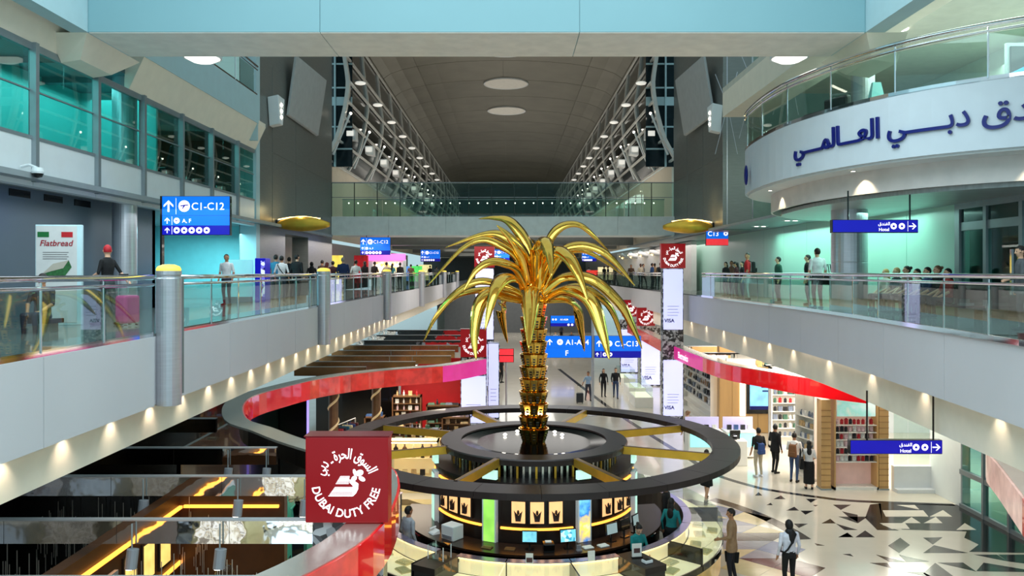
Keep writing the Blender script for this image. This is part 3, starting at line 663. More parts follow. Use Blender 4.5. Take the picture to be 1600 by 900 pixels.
# ---------------------------------------------------------------- ground floor, right: side wall with doors, shop
sw = struct('wall_shop_right', G().box(14.2, 14.5, 4, 19.8, 0, 5).box(14.2, 14.5, 24.8, 26.6, 0, 5).box(14.2, 14.5, 19.8, 24.8, 2.5, 5), white)
dd = struct('door_3', G().box(14.15, 14.3, 19.8, 24.8, 0, .12).box(14.15, 14.3, 19.8, 24.8, 2.35, 2.5).box(14.15, 14.3, 19.8, 24.8, 1.05, 1.2), alum)
for i in range(4):
    y = 19.9 + i * 1.22
    for z0, z1 in ((.14, 1.04), (1.22, 2.34)): G().box(14.2, 14.22, y + .06, y + 1.16, z0, z1).build('pane', gteal, dd)
    G().box(14.13, 14.3, y - .04, y + .05, 0, 2.5).build('jamb', alum, dd)
struct('wall_shop_beyond_doors', G().box(16.5, 16.7, 18, 27, 0, 5), mat('lobby_green', ()))
lw = struct('wall_shop_low', G().box(12.95, 14.2, 26.55, 26.75, 0, .85).box(12.95, 14.2, 26.3, 26.55, 0, .12), white)
for a, b in ((12.98, 13.45), (13.47, 14.18)): G().box(a, b, 26.62, 26.64, .85, 3.6).build('pane', gclear, lw)
struct('wall_shop_back', G().box(12.6, 20, 36.2, 36.5, 0, 5).box(9.7, 20, 62, 62.3, 0, 5), white)
struct('ceiling_shop_right', G().box(9.4, 20, 24, 62, 4.35, 4.5), white)
ww = struct('wall_shop_wood', G().box(9.6, 12.6, 36.2, 36.5, 0, 4.35), wood)
for i in range(5): G().box(9.62 + i * .59, 9.62 + i * .59 + .57, 36.16, 36.2, .02, 4.3).build('wood_panel', wood, ww)
tag(G().box(10.55, 10.8, 36.1, 36.16, .8, 3.4).build('wall_strip_light', mat('led_soft', (255, 240, 214), emit=2.2, var=0)), 'tall glowing strip light on the wooden shop wall', 'strip light')
t = thing('wall_screen', 'tall advertising screen in a black frame on the wooden shop wall', 'screen', (11.5, 36.05, .9))
G().box(-.68, .68, 0, .1, 0, 2.0).build('frame', black, t, bev=.01)
G().box(-.52, .52, -.01, 0, .2, 1.95).build('picture', mat('screen_blue', (130, 190, 250), .3, emit=1.0, var=.25, scale=2), t)
G().box(.0, .34, -.025, -.01, 1.2, 1.36).box(.05, .34, -.025, -.01, 1.02, 1.08).build('printed_car', navy, t)
G().text('WIN', .22, lambda x, y: (x, -.03, 1.78 + y), 0, .02).build('lettering', navy, t)
G().box(-.52, .52, -.02, -.01, .2, .36).build('caption_bar', navy, t)
# goods helpers
goods_m = [mat('goods_%d' % i, c, .4, var=.25, scale=9) for i, c in enumerate([(230, 228, 224), (40, 40, 46), (190, 40, 50), (120, 130, 150), (214, 180, 130), (60, 90, 140), (236, 200, 205), (70, 110, 90), (160, 130, 100)])]
prodmesh = {}
def product(kind, loc, m, name, label, group, rz=0, s=1.0):
    """one article on a shelf: a shaped pack, bottle or folded bundle; meshes are shared between alike ones"""
    key = (kind, m.name)
    if key not in prodmesh:
        g = G()
        if kind == 'pack':      # blister card with a bulge and a hanging tab
            g.box(-.05, .05, -.006, .006, 0, .15).box(-.035, .035, -.035, -.006, .02, .1).box(-.02, .02, -.005, .005, .15, .175)
        elif kind == 'bottle': g.lathe([(0, 0), (.035, 0), (.037, .1), (.03, .13), (.013, .15), (.013, .17), (.018, .175), (.018, .2), (0, .2)], 8)
        elif kind == 'carton': g.box(-.07, .07, -.045, .045, 0, .16).box(-.071, .071, -.046, -.02, .155, .165)
        elif kind == 'bundle': g.hexa([(-.14, -.1, 0), (.14, -.1, 0), (.14, .1, 0), (-.14, .1, 0), (-.12, -.08, .07), (.12, -.08, .07), (.12, .08, .07), (-.12, .08, .07)])
        o = g.build(name, m); prodmesh[key] = o
    else: o = prodmesh[key].copy(); o.name = name; COL.objects.link(o)
    o.location = loc; o.rotation_euler = (0, 0, rz); o.scale = (s, s, s)
    return tag(o, label, 'goods', group)
def shelf_unit(name, label, loc, rz, w, h, d, shelves, frame_m, back_m, edge_m=None, lit_top=False, cat='shelf'):
    t = thing(name, label, cat, loc, rz)
    G().box(-w / 2, w / 2, d / 2 - .04, d / 2, 0, h).build('back_panel', back_m, t)
    for s in (-1, 1): G().box(*sorted((s * w / 2, s * (w / 2 - .05))), -d / 2, d / 2, 0, h).build('side_panel', edge_m or frame_m, t)
    G().box(-w / 2, w / 2, -d / 2, d / 2, 0, .1).build('plinth', frame_m, t); G().box(-w / 2, w / 2, -d / 2, d / 2, h - .06, h).build('top', frame_m, t)
    for z in shelves: G().box(-w / 2 + .05, w / 2 - .05, -d / 2 + .02, d / 2 - .04, z - .02, z).build('shelf_board', frame_m, t)
    if lit_top: G().box(-w / 2 + .06, w / 2 - .06, -d / 2 + .03, -d / 2 + .06, h - .09, h - .06).build('shelf_light', ledw, t)
    return t
def stock(loc, rz, w, zs, n, kinds, mats, name, label, group, y=0, s=1.0, seed=1):
    q = random.Random(seed); c, si = math.cos(rz), math.sin(rz)
    for z in zs:
        for i in range(n):
            x = -w / 2 + w * (i + .5) / n + q.uniform(-.01, .01)
            product(q.choice(kinds), (loc[0] + x * c - y * si, loc[1] + x * si + y * c, loc[2] + z + .002), q.choice(mats), name, label, group, rz, s * q.uniform(.85, 1.1))
pale = mat('shelf_white', (240, 236, 228), .4, var=.02)
# tall gondola between two oak posts
shelf_unit('accessory_gondola', 'tall white accessory display with pink packs between oak posts', (11.75, 26.95, 0), 0, 1.5, 3.3, .5, (.95, 1.2, 1.45, 1.7, 1.95, 2.2), pale, mat('gondola_pink_back', (236, 196, 186), .4, emit=.08), wood, True)
G().box(-.65, .65, -.24, -.2, 2.5, 3.15).build('header_picture', cells('header_print', [(230, 240, 236), (150, 210, 200), (250, 220, 200)], 1.5, .5, kind='noise'), bpy.data.objects['accessory_gondola'])
stock((11.75, 26.95, 0), 0, 1.3, (.95, 1.2, 1.45, 1.7, 1.95, 2.2), 9, ['pack', 'pack', 'pack'], [goods_m[0], goods_m[1], goods_m[6], goods_m[2]], 'accessory_pack', 'small boxed accessory on the white gondola with pink back', 'packs on the pink gondola', -.08, 1.15, 5)
for x, lab in ((10.72, 'left'), (12.68, 'right')):
    t = thing('oak_post', 'oak clad post at the %s side of the white gondola' % lab, 'post', (x, 26.9, 0))
    G().box(-.16, .16, -.2, .2, .05, 3.06).build('cladding', wood, t); G().box(-.18, .18, -.22, .22, 0, .05).build('foot', alum, t)
    for i in range(14): G().box(-.17, .17, -.21, -.2, .1 + i * .2, .12 + i * .2).build('groove', mat('oak_dark', (150, 110, 66), .5), t)
shelf_unit('narrow_shelf', 'narrow white lit shelf facing the shoppers beside the oak post', (10.78, 28.35, 0), R(-76), 1.15, 3.1, .4, (.6, 1.0, 1.4, 1.8, 2.2), pale, pale, None, True)
stock((10.78, 28.35, 0), R(-76), .95, (.6, 1.0, 1.4, 1.8, 2.2), 6, ['carton', 'pack'], [goods_m[0], goods_m[3], goods_m[4]], 'boxed_gadget', 'boxed gadget on the narrow lit shelf beside the oak post', 'gadgets on the narrow shelf', -.05, 1.1, 6)
shelf_unit('wall_shelf', 'wide white wall shelf of small goods behind the shoppers', (11.9, 33.2, 0), 0, 1.9, 3.4, .4, (.5, .85, 1.2, 1.55, 1.9, 2.25, 2.6, 2.95), pale, pale, None, True)
stock((11.9, 33.2, 0), 0, 1.7, (.5, .85, 1.2, 1.55, 1.9, 2.25, 2.6, 2.95), 8, ['pack', 'carton', 'pack'], [goods_m[1], goods_m[3], goods_m[7], goods_m[0], goods_m[2]], 'hanging_pack', 'small pack on the wide white wall shelf behind the shoppers', 'packs on the wide wall shelf', -.06, 1.2, 7)
shelf_unit('slanting_wall_shelf', 'long white wall shelf receding beside the right lit pillar', (9.55, 40, 0), R(-90), 6.5, 3.2, .4, (.6, 1.1, 1.5, 1.9, 2.3, 2.7), pale, pale, None, True)
stock((9.55, 40, 0), R(-90), 6.2, (1.1, 1.5, 1.9, 2.3, 2.7), 16, ['pack', 'carton', 'bottle'], [goods_m[1], goods_m[3], goods_m[8], goods_m[0]], 'gadget_pack', 'small gadget pack on the receding white wall shelf', 'packs on the receding shelf', -.05, 1.4, 8)
# demo counters with glowing fronts
for k, (x, w) in enumerate(((7.75, 1.35), (9.2, 1.2))):
    t = thing('demo_counter', ['left', 'right'][k] + ' white demonstration counter with glowing turquoise front below the wood wall', 'counter', (x, 31.6, 0))
    G().box(-w / 2, w / 2, -.35, .35, .05, 1.02).build('body', pale, t, bev=.02); G().box(-w / 2 + .08, w / 2 - .08, -.37, -.35, .45, .98).build('lit_front', mat('turquoise_glow', (150, 240, 240), emit=.9, var=.05), t)
    G().box(-w / 2 - .03, w / 2 + .03, -.4, .38, 1.02, 1.07).build('worktop', white, t); G().box(-w / 2, w / 2, .2, .26, 1.07, 1.55).build('upstand', mat('lilac_acrylic', (210, 200, 240), .2, emit=.25), t)
    for i in range(4):
        product('carton', (x - w / 2 + .2 + i * w / 4.4, 31.62, 1.072), [goods_m[1], goods_m[5], goods_m[1], goods_m[0]][i], 'demo_device', 'small demonstration device on the glowing counter', 'devices on the glowing counters', 0, 1.2)
t = thing('till_pedestal', 'white till pedestal with a black screen in front of the glowing counter', 'till', (8.6, 30.3, 0))
G().box(-.45, .45, -.3, .3, 0, .95).build('body', pale, t, bev=.02); G().obox((.05, 0, 1.14), (.4, .05, .34), 0, 0, .2).build('screen', black, t); G().lathe([(0, 0), (.06, 0), (.06, .01)], 12, (.05, -.05)).build('emblem', lit, t).location = (0, -.02, 1.1)
G().box(-.02, .12, -.04, .04, .95, 1.02).build('stand', black, t)
for k, (x, y) in enumerate(((7.3, 44), (7.5, 47.5), (7.6, 52))):
    t = thing('glass_showcase', ['near', 'middle', 'far'][k] + ' low glass showcase along the right side of the far aisle', 'showcase', (x, y, 0))
    G().box(-.5, .5, -1.1, 1.1, 0, .55).build('base', pale, t); G().box(-.48, .48, -1.08, 1.08, .56, 1.1).build('glass_case', gclear, t); G().box(-.45, .45, -1.05, 1.05, .555, .56).build('deck', mat('deck_glow', (255, 246, 230), emit=.5), t)
# ---------------------------------------------------------------- red canopy bands
def canopy(path, name, label, zt=3.72, h=.62, side=1, rimw=.55, segs=None, rim=True):
    t = thing(name, label, 'canopy', (0, 0, 0))
    p = cr(path, 8); q = resample(p, .5)
    n = 0; i = 0
    while i < len(q) - 1:
        seg = q[i:i + 7]; m = redband
        if segs and n in segs: m = segs[n]
        if len(seg) > 1: G().wall(seg, zt - h, zt, -.04 * side).build('band_panel', m, t)
        i += 6; n += 1
    if rim: G().prism(offset(q, -.04 * side) + list(reversed(offset(q, -(rimw) * side))), zt - .03, zt + .02).build('top_rim', mat('canopy_rim', (205, 200, 190), .24, .75, var=.05, bump=.03), t)
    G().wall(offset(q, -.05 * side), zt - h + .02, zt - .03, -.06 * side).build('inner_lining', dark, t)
    return t, q
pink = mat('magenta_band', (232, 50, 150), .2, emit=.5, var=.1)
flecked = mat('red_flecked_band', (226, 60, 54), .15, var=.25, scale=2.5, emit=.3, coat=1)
LPATH = [(-1.0, 33.2), (-2.4, 30.9), (-4.7, 29.3), (-6.4, 27.2), (-7.2, 25.0), (-7.55, 23.3), (-7.3, 21.6), (-6.5, 19.6), (-5.6, 18.6), (-4.6, 17.4), (-3.3, 16.1), (-2.35, 15.1), (-1.95, 13.9), (-1.82, 12.6), (-1.85, 11.4), (-2.15, 10.2), (-2.9, 8.8), (-4.4, 7.4)]
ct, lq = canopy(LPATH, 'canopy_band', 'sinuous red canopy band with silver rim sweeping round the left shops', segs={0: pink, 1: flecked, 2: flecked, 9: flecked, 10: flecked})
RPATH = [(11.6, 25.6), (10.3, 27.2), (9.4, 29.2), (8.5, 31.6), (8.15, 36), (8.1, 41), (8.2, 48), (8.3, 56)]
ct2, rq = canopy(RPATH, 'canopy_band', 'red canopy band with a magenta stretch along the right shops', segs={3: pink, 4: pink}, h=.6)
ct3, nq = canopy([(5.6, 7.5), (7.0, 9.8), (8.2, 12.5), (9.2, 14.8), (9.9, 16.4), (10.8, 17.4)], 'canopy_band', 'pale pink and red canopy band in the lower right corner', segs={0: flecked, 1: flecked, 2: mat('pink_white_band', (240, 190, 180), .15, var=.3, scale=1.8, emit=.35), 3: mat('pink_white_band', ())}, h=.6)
ra = [0]
for a, b in zip(rq, rq[1:]): ra.append(ra[-1] + math.dist(a, b))
def on_band(s):
    s = max(0, min(ra[-1] - .01, s)); i = next(k for k in range(len(ra) - 1) if ra[k + 1] >= s); t = (s - ra[i]) / (ra[i + 1] - ra[i]); a, b = rq[i], rq[i + 1]; L = math.dist(a, b)
    return (a[0] + (b[0] - a[0]) * t - (b[1] - a[1]) / L * .02, a[1] + (b[1] - a[1]) * t + (b[0] - a[0]) / L * .02)
G().text('Electronics', .42, lambda x, y: on_band(12.2 - x) + (3.28 + y,), 0, .01).build('lettering', lit, ct2)
# mirrored beams of the open shop ceilings
def mbeam(y, x0, x1, label, z0=3.36, z1=3.7, m=None):
    t = thing('mirror_beam', label, 'ceiling beam', (x0, y, z0), 0, 'mirrored beams of the left shop ceiling')
    n = max(1, round((x1 - x0) / 1.9)); w = (x1 - x0) / n
    for i in range(n): G().box(i * w + .004, (i + 1) * w - .004, 0, .012, 0, z1 - z0).build('mirror_panel', m or mirror, t)
    G().box(0, x1 - x0, .012, .1, 0, z1 - z0).build('core', dark, t); G().box(0, x1 - x0, -.012, .11, z1 - z0, z1 - z0 + .02).build('top_edge', steel, t)
for k, (y, x1) in enumerate(((9.45, -3.0), (11.7, -2.5), (14.2, -3.2), (16.5, -4.9), (19.8, -7.4))):
    mbeam(y, -9.2, x1, ['nearest', 'second nearest', 'third nearest', 'fourth nearest', 'fifth nearest'][k] + ' mirrored ceiling beam of the left shop, counted from the bottom of the picture')
mbrown = mat('brown_reflection_panel', (196, 146, 100), .2, .8, var=.3, scale=.8, bump=.2)  # brown and gold reflections of the store are put into this colour
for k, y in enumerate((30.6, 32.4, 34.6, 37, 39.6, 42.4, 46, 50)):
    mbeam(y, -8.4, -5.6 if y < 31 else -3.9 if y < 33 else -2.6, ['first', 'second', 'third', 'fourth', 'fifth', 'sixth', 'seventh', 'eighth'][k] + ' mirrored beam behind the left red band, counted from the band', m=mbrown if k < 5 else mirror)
for k, (y, a, b) in enumerate(((33.5, 9.2, 12), (36, 8.8, 12), (39, 8.7, 12))):
    mbeam(y, a, b, ['near', 'middle', 'far'][k] + ' mirrored beam above the right red band', m=mirror)
tag(bpy.data.objects['mirror_beam'], None)
# spotlights hung between the beams
sp0 = thing('hanging_spotlight', 'grey cylinder spotlight hung between the mirrored beams of the left shop', 'spotlight', (-4.3, 11.62, 3.0), 0, 'grey spotlights between the beams')
G().tube([(0, 0, .02), (.02, .03, .3)], .085, 14).build('can', mat('spot_grey', (150, 152, 160), .4, .3), sp0); G().tube([(.01, .015, .28), (.01, .015, .68)], .012, 5).build('stem', alum, sp0); G().lathe([(0, .018), (.07, .018)], 12).build('lens', ledw, sp0)
for x, y in ((-5.6, 11.62), (-6.6, 14.12), (-4.9, 14.12), (-3.7, 14.12), (-5.9, 16.42), (-5.1, 16.42), (-5.3, 34.52), (-4.3, 34.52), (-5.6, 36.92), (-4.4, 36.92), (-3.6, 39.52), (-5, 39.52)): dup(sp0, (x, y, 3.0))
# ---------------------------------------------------------------- dark left shop under the beams
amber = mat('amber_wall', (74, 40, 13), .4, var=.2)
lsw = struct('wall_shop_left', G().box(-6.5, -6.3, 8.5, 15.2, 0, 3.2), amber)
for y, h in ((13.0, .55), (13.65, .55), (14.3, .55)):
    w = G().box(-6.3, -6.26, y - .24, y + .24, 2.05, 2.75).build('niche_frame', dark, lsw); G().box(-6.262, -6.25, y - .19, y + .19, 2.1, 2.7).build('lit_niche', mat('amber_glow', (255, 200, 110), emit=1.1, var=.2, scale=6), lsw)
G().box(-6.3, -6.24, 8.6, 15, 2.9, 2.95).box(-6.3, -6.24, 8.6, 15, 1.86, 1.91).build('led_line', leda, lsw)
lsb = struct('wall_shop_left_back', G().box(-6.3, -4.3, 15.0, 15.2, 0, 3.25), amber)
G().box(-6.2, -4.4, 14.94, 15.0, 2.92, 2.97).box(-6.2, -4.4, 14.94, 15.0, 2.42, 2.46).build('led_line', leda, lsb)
struct('wall_shop_left_far_and_shade', G().box(-9.6, -9.4, 4, 28, 0, 3.4).box(-9.4, -6.5, 15.1, 15.2, 0, 3.4).wall([(-8.05, 27), (-8.05, 19)], 0, 3.1, .1).box(-8.1, -6.98, 27.1, 27.2, 0, 3.1), black)  # black sheets under the canopy tip stand in for shade inside the store
t = thing('green_poster_stand', 'framed poster of green gowns inside the amber lit left shop', 'poster stand', (-6.15, 11.6, 1.25), R(90))
G().box(-.7, .7, -.03, .03, 0, 1.5).build('frame', steel, t); G().box(-.65, .65, -.05, -.03, .06, 1.44).build('picture', cells('gown_print', [(20, 60, 56), (60, 160, 140), (120, 200, 180), (24, 50, 44)], 2.2, .5, kind='wave', stretch=(2, .1, .3)), t)
G().box(-.6, .6, -.25, .25, -1.25, 0).build('plinth', black, t)
t = thing('glass_dome', 'glass bell jar with an ornament on a plinth in the left shop', 'display dome', (-4.75, 13.1, 0))
G().box(-.3, .3, -.3, .3, 0, 2.0).build('plinth', black, t); G().lathe([(.2, 2.0), (.22, 2.03), (.16, 2.05), (.16, 2.4), (.1, 2.52), (0, 2.55)], 18).build('dome', gclear, t, smooth=True); G().ball((0, 0, 2.2), (.08, .06, .1), 10, 8).build('ornament', white, t)
t = thing('cream_display_box', 'cream open display box at the bottom of the left shop', 'display case', (-4.0, 11.3, 1.55), R(15))
G().hexa([(-.3, -.25, 0), (.3, -.25, 0), (.3, .25, 0), (-.3, .25, 0), (-.42, -.35, .3), (.42, -.35, .3), (.42, .35, .3), (-.42, .35, .3)]).build('tray', mat('ivory_box', (226, 218, 200), .4), t); G().box(-.25, .25, -.2, .2, -1.55, 0).build('plinth', black, t)
ch = G(); q = random.Random(2)
for i in range(130):
    x = -8.8 + i * .04 + q.uniform(-.01, .01); z0 = 1.3 + q.uniform(0, .9); ch.box(x - .005, x + .005, 12.9, 12.91, z0, z0 + q.uniform(.2, .8))
for i in range(110):
    x = -9.0 + i * .03 + q.uniform(-.01, .01); z0 = 1.6 + q.uniform(0, 1); ch.box(x - .004, x + .004, 14.95, 14.96, z0, z0 + q.uniform(.15, .6))
tag(ch.build('bead_curtain', mat('bead_silver', (200, 190, 180), .3, .6)), 'curtain of fine silver bead strings in the dark left shop', 'curtain', kind='stuff')
# turquoise display cubes with vase (seen between the beams)
for k, (x, s, h) in enumerate(((-5.9, .34, 1.75), (-5.45, .4, 1.3), (-4.75, .7, 1.2))):
    tag(G().box(-s / 2, s / 2, -.3, .3, 0, h).box(-s / 2 - .02, s / 2 + .02, -.32, .32, h - .03, h).build('display_plinth', mat('turquoise_lacquer', (92, 196, 170), .3, emit=.12), loc=(x, 20.6, 0), bev=.01), ['tall', 'middle', 'wide low'][k] + ' turquoise display plinth between the mirrored beams', 'plinth')
t = thing('flower_vase', 'black vase with a bouquet of pale flowers among turquoise plinths', 'vase', (-5.35, 20.0, 0))
G().lathe([(0, 1.0), (.1, 1.0), (.14, 1.1), (.17, 1.4), (.1, 1.5), (.12, 1.56)], 16).build('pot', black, t, smooth=True); G().box(-.15, .15, -.15, .15, 0, 1.0).build('stand', black, t)
q = random.Random(4)
for i in range(22): G().ball((q.uniform(-.26, .26), q.uniform(-.2, .2), 1.7 + q.uniform(-.15, .25)), (.07, .07, .05), 6, 4).build('flower', mat('pale_flower', (222, 208, 168), .6), t)
# ---------------------------------------------------------------- gift store behind the far red band
struct('wall_store_red', G().box(-5.2, -1.9, 37.5, 37.7, 0, 3.3), mat('store_red_wall', (190, 20, 26), .5, emit=.12))
struct('wall_store_dark', G().box(-9, -5.2, 36.5, 36.7, 0, 3.3), black)
tm = mat('dark_wood', (104, 72, 48), .4, var=.2)
for k, (x, y, w, h) in enumerate(((-4.6, 35.2, 1.3, 1.9), (-3.0, 35.4, 1.5, 1.45), (-4.9, 32.6, 1.2, 1.0), (-3.5, 32.0, 1.4, 1.0), (-2.3, 33.6, 1.2, 1.25), (-5.9, 34.5, .9, 1.1), (-5.1, 28.8, 1.2, .9), (-3.9, 30.6, 1.3, .9))):
    zs = [z for z in (.35, .65, .95, 1.25, 1.55) if z < h - .27]
    shelf_unit('gift_shelf', ['tall dark shelf of bottles', 'wide dark shelf of pink boxes', 'low table shelf near the clothes', 'low table shelf with green packs', 'middle shelf near the lit lilac panel', 'small shelf by the black wall', 'front table by the twisted columns', 'front table below the red wall'][k] + ' in the gift store behind the kiosk', (x, y, 0), 0, w, h, .5, zs, tm, tm)
    stock((x, y, 0), 0, w - .15, zs + [h], max(3, int((w - .15) / .27)), ['carton', 'bottle', 'bundle'] if k else ['bottle', 'bottle', 'carton'], [goods_m[(k + i) % 9] for i in (0, 2, 4, 6)], 'gift_article', ['souvenir bottle or box on the tall dark shelf', 'pink souvenir box on the wide dark shelf', 'souvenir on the low table by the clothes', 'souvenir on the low table with green packs', 'souvenir on the shelf by the lilac panel', 'souvenir on the small shelf by the black wall', 'souvenir on the front table by the twisted columns', 'souvenir on the front table below the red wall'][k] + ' of the gift store', 'souvenirs in the gift store %d' % k, -.05, 1.15, 20 + k)
t = thing('clothes_rail', 'steel clothes rail at the left edge of the gift store', 'clothes rail', (-6.2, 29.7, 0), R(75))
for s in (-.8, .8): G().tube([(s, 0, 0), (s, 0, 1.75)], .025, 6).build('upright', steel, t); G().box(s - .03, s + .03, -.25, .25, 0, .04).build('foot', steel, t)
G().tube([(-.8, 0, 1.75), (.8, 0, 1.75)], .02, 6).build('rail', steel, t)
for i, c in enumerate([(170, 30, 40), (30, 34, 60), (24, 90, 120), (220, 200, 160), (40, 60, 120), (90, 30, 34)]):
    a = R(75); d = -.62 + i * .25; x, y = -6.2 + d * math.cos(a), 29.7 + d * math.sin(a)
    g = G().hexa([(-.06, -.3, .5), (.06, -.3, .5), (.06, .3, .5), (-.06, .3, .5), (-.03, -.2, 1.6), (.03, -.2, 1.6), (.03, .2, 1.6), (-.03, .2, 1.6)]).tube([(0, 0, 1.6), (0, 0, 1.74)], .01, 5)
    tag(g.build('hanging_garment', mat('garment_%d' % i, c, .8, var=.25, scale=8), loc=(x, y, 0), rz=a), ['dark red', 'midnight blue', 'petrol blue', 'cream', 'royal blue', 'maroon'][i] + ' long garment hanging on the steel clothes rail', 'garment')
for k, (x, y) in enumerate(((-6.35, 28.3), (-5.2, 30.6))):
    t = thing('twisted_column', ['front', 'rear'][k] + ' carved dark wooden column with pale spiral at the gift store', 'column', (x, y, 0))
    G().lathe([(0, 0), (.17, 0), (.17, 3.1), (0, 3.1)], 14).build('shaft', tm, t)
    G().tube([(.17 * math.sin(a * .35), -.17 * math.cos(a * .35), a * .05) for a in range(62)], .045, 5).build('spiral', mat('pale_wood', (226, 196, 150), .5, emit=.15), t)
tag(G().box(-6.95, -6.9, 26.9, 27.0, 0, 3.1).box(-7.0, -6.85, 26.95, 27.05, 0, .05).build('purple_light_strip', mat('purple_glow', (150, 130, 255), emit=1.6, var=0)), 'thin vertical violet light strip by the black shade sheet', 'strip light')
# lit cream cabinets left of the kiosk
ivory = mat('ivory_lacquer', (236, 218, 170), .4, var=.05)
for k, (x, y, w) in enumerate(((-3.4, 26.6, 2.0), (-4.6, 24.6, 1.9), (-2.3, 27.8, 1.4))):
    h = 1.75; shelf_unit('jewellery_cabinet', ['middle', 'left', 'right'][k] + ' cream lit jewellery cabinet behind the big ring on the left', (x, y, 0), 0, w, h, .5, (.55, 1.15), ivory, mat('ivory_glow', (255, 228, 170), emit=.35), None, True, 'cabinet')
    q = random.Random(k)
    for i in range(6):
        xx = x - w / 2 + .25 + i * (w - .5) / 5
        g = G().lathe([(0, 0), (.07, 0), (.05, .05), (.03, .1), (.07, .2), (.09, .3), (.03, .38), (.03, .44), (0, .45)], 10)
        tag(g.build('display_bust', [ivory, dark, tm][i % 3], loc=(xx, y - .08, 1.152), smooth=True), 'small necklace bust in a cream jewellery cabinet on the left', 'bust', 'busts in the cream cabinets')
        product('carton', (xx, y - .05, .552), [goods_m[4], goods_m[1], ivory][i % 3], 'jewel_case', 'small jewel case on the lower shelf of a cream cabinet', 'jewel cases in the cream cabinets', 0, 1.2)
# ================================================================ JEWELLERY KIOSK WITH GOLDEN PALM
kx, ky = KC
t = thing('ring_canopy', 'great dark bronze ring canopy with golden spokes over the jewellery kiosk', 'canopy', (kx, ky, 2.97))
RO, RI = 5.3, 4.62
for i in range(24):
    G().arcbox((0, 0), RI, RO, R(i * 15 + .05), R(i * 15 + 14.95), -.14, 0, 4).build('ring_segment', bronze, t)
G().lathe([(1.93, 0), (2.46, 0), (2.48, -.03), (2.46, -.16), (2.2, -.2), (1.93, -.2), (1.93, 0)], 72).build('hub_ring', bronze, t)
G().lathe([(0, -.09), (1.5, -.09), (1.93, -.04), (1.93, -.2), (0, -.2)], 64).build('hub_dish', mat('dish_black', (3, 3, 4), .12, var=.1, ior=1.1), t)
for i in range(8):
    a = R(22.5 + 45 * i); s, c = math.sin(a), -math.cos(a)
    sp = G().obox((s * 3.55, c * 3.55, -.1), (.1, 2.3, .2), a).build('spoke', mat('bronze_spoke', (120, 84, 36), .3, .8), t)
    G().obox((s * 3.55 + .06 * -c, c * 3.55 + .06 * s, -.1), (.012, 2.2, .19), a).obox((s * 3.55 - .06 * -c, c * 3.55 - .06 * s, -.1), (.012, 2.2, .19), a).build('gold_inlay', goldm, sp)
for a in (-38, 8, 40, 150, 200): 
    G().ball((1.25 * math.sin(R(a)), -1.25 * math.cos(R(a)) if abs(a) > 60 else .9 * math.cos(R(a)), -.05), (.05, .05, .03), 10, 6).build('uplight', mat('uplight_lens', (255, 246, 224), emit=20, var=0), t)
for a in (-60, 60, 180):
    q = Vector((1.1 * math.sin(R(a)), -1.1 * math.cos(R(a)), .05)); d = Vector((0, 0, 1.6)) - q
    lamp('palm_uplight', q, 160, (1, .85, .5), .05, 60, d.to_track_quat('-Z', 'Y').to_euler(), .6, t)
# core with lit showcases
core = thing('kiosk_core', 'dark round core of the kiosk with glowing jewellery windows', 'kiosk', (kx, ky, 0))
CR = 2.6
for k in range(8):
    a0 = R(24.5 + 49 * (k - 1)); G().arcbox((0, 0), CR - .25, CR, a0 - R(47.5), a0 - R(1.0), 0, 2.42, 10).build('wall_panel', dark, core)
G().lathe([(0, 2.4), (CR + .05, 2.4), (CR + .05, 2.46), (0, 2.46)], 64).build('cornice', bronze, core)
G().lathe([(CR - .5, 2.44), (CR - .5, 2.8)], 48).build('slat_drum', black, core)
for i in range(90):
    a = R(i * 4); G().obox(((CR - .42) * math.sin(a), -(CR - .42) * math.cos(a), 2.62), (.05, .04, .34), a).build('slat', goldm if i % 3 == 0 else mat('slat_silver', (200, 196, 186), .2, .9), core)
warmg = mat('showcase_glow', (255, 192, 128), emit=.95, var=.08, scale=5)
bustm = mat('bust_brown', (58, 34, 26), .5)
for grp in (-2, -1, 0, 1, 2):
    for j in (-1, 0, 1):
        a = R(49 * grp + 9.4 * j); s, c = math.sin(a), -math.cos(a)
        wdw = G().obox((s * (CR + .03), c * (CR + .03), 1.79), (.38, .08, .58), a).build('window_frame', dark, core)
        G().obox((s * (CR + .075), c * (CR + .075), 1.79), (.32, .012, .5), a).build('lit_back', warmg, wdw)
        if grp in (-1, 0, 1):
            g = G(); M = Matrix.Rotation(a, 4, 'Z')
            g.ball((0, 0, .2), (.03, .02, .06), 8, 6).add([(-.1, .02, .24), (-.06, -.02, .02), (.06, -.02, .02), (.1, .02, .24), (0, -.02, .12)], [(0, 1, 2, 4), (4, 2, 3)]).add([(-.1, .0, .24), (-.06, .03, .02), (.06, .03, .02), (.1, .0, .24), (0, .03, .12)], [(4, 2, 1, 0), (3, 2, 4)]).tube([(-.05, -.03, .2), (-.035, -.035, .12), (0, -.04, .08), (.035, -.035, .12), (.05, -.03, .2)], .009, 5)
            g.box(-.06, .06, -.025, .03, 0, .03)
            tag(g.build('necklace_bust', bustm, loc=(kx + s * (CR + .115), ky + c * (CR + .115), 1.6), rz=a), 'brown necklace bust in the %s lit window of the %s group on the kiosk core' % ({-1: 'left', 0: 'middle', 1: 'right'}[j], {-1: 'left', 0: 'front', 1: 'right'}[grp]), 'bust', 'necklace busts in the kiosk windows')
    a0 = R(49 * grp)
    for z in (1.36, 2.2): G().arcbox((0, 0), CR, CR + .04, a0 - R(19), a0 + R(19), z, z + .05, 10).build('led_line', leda, core)
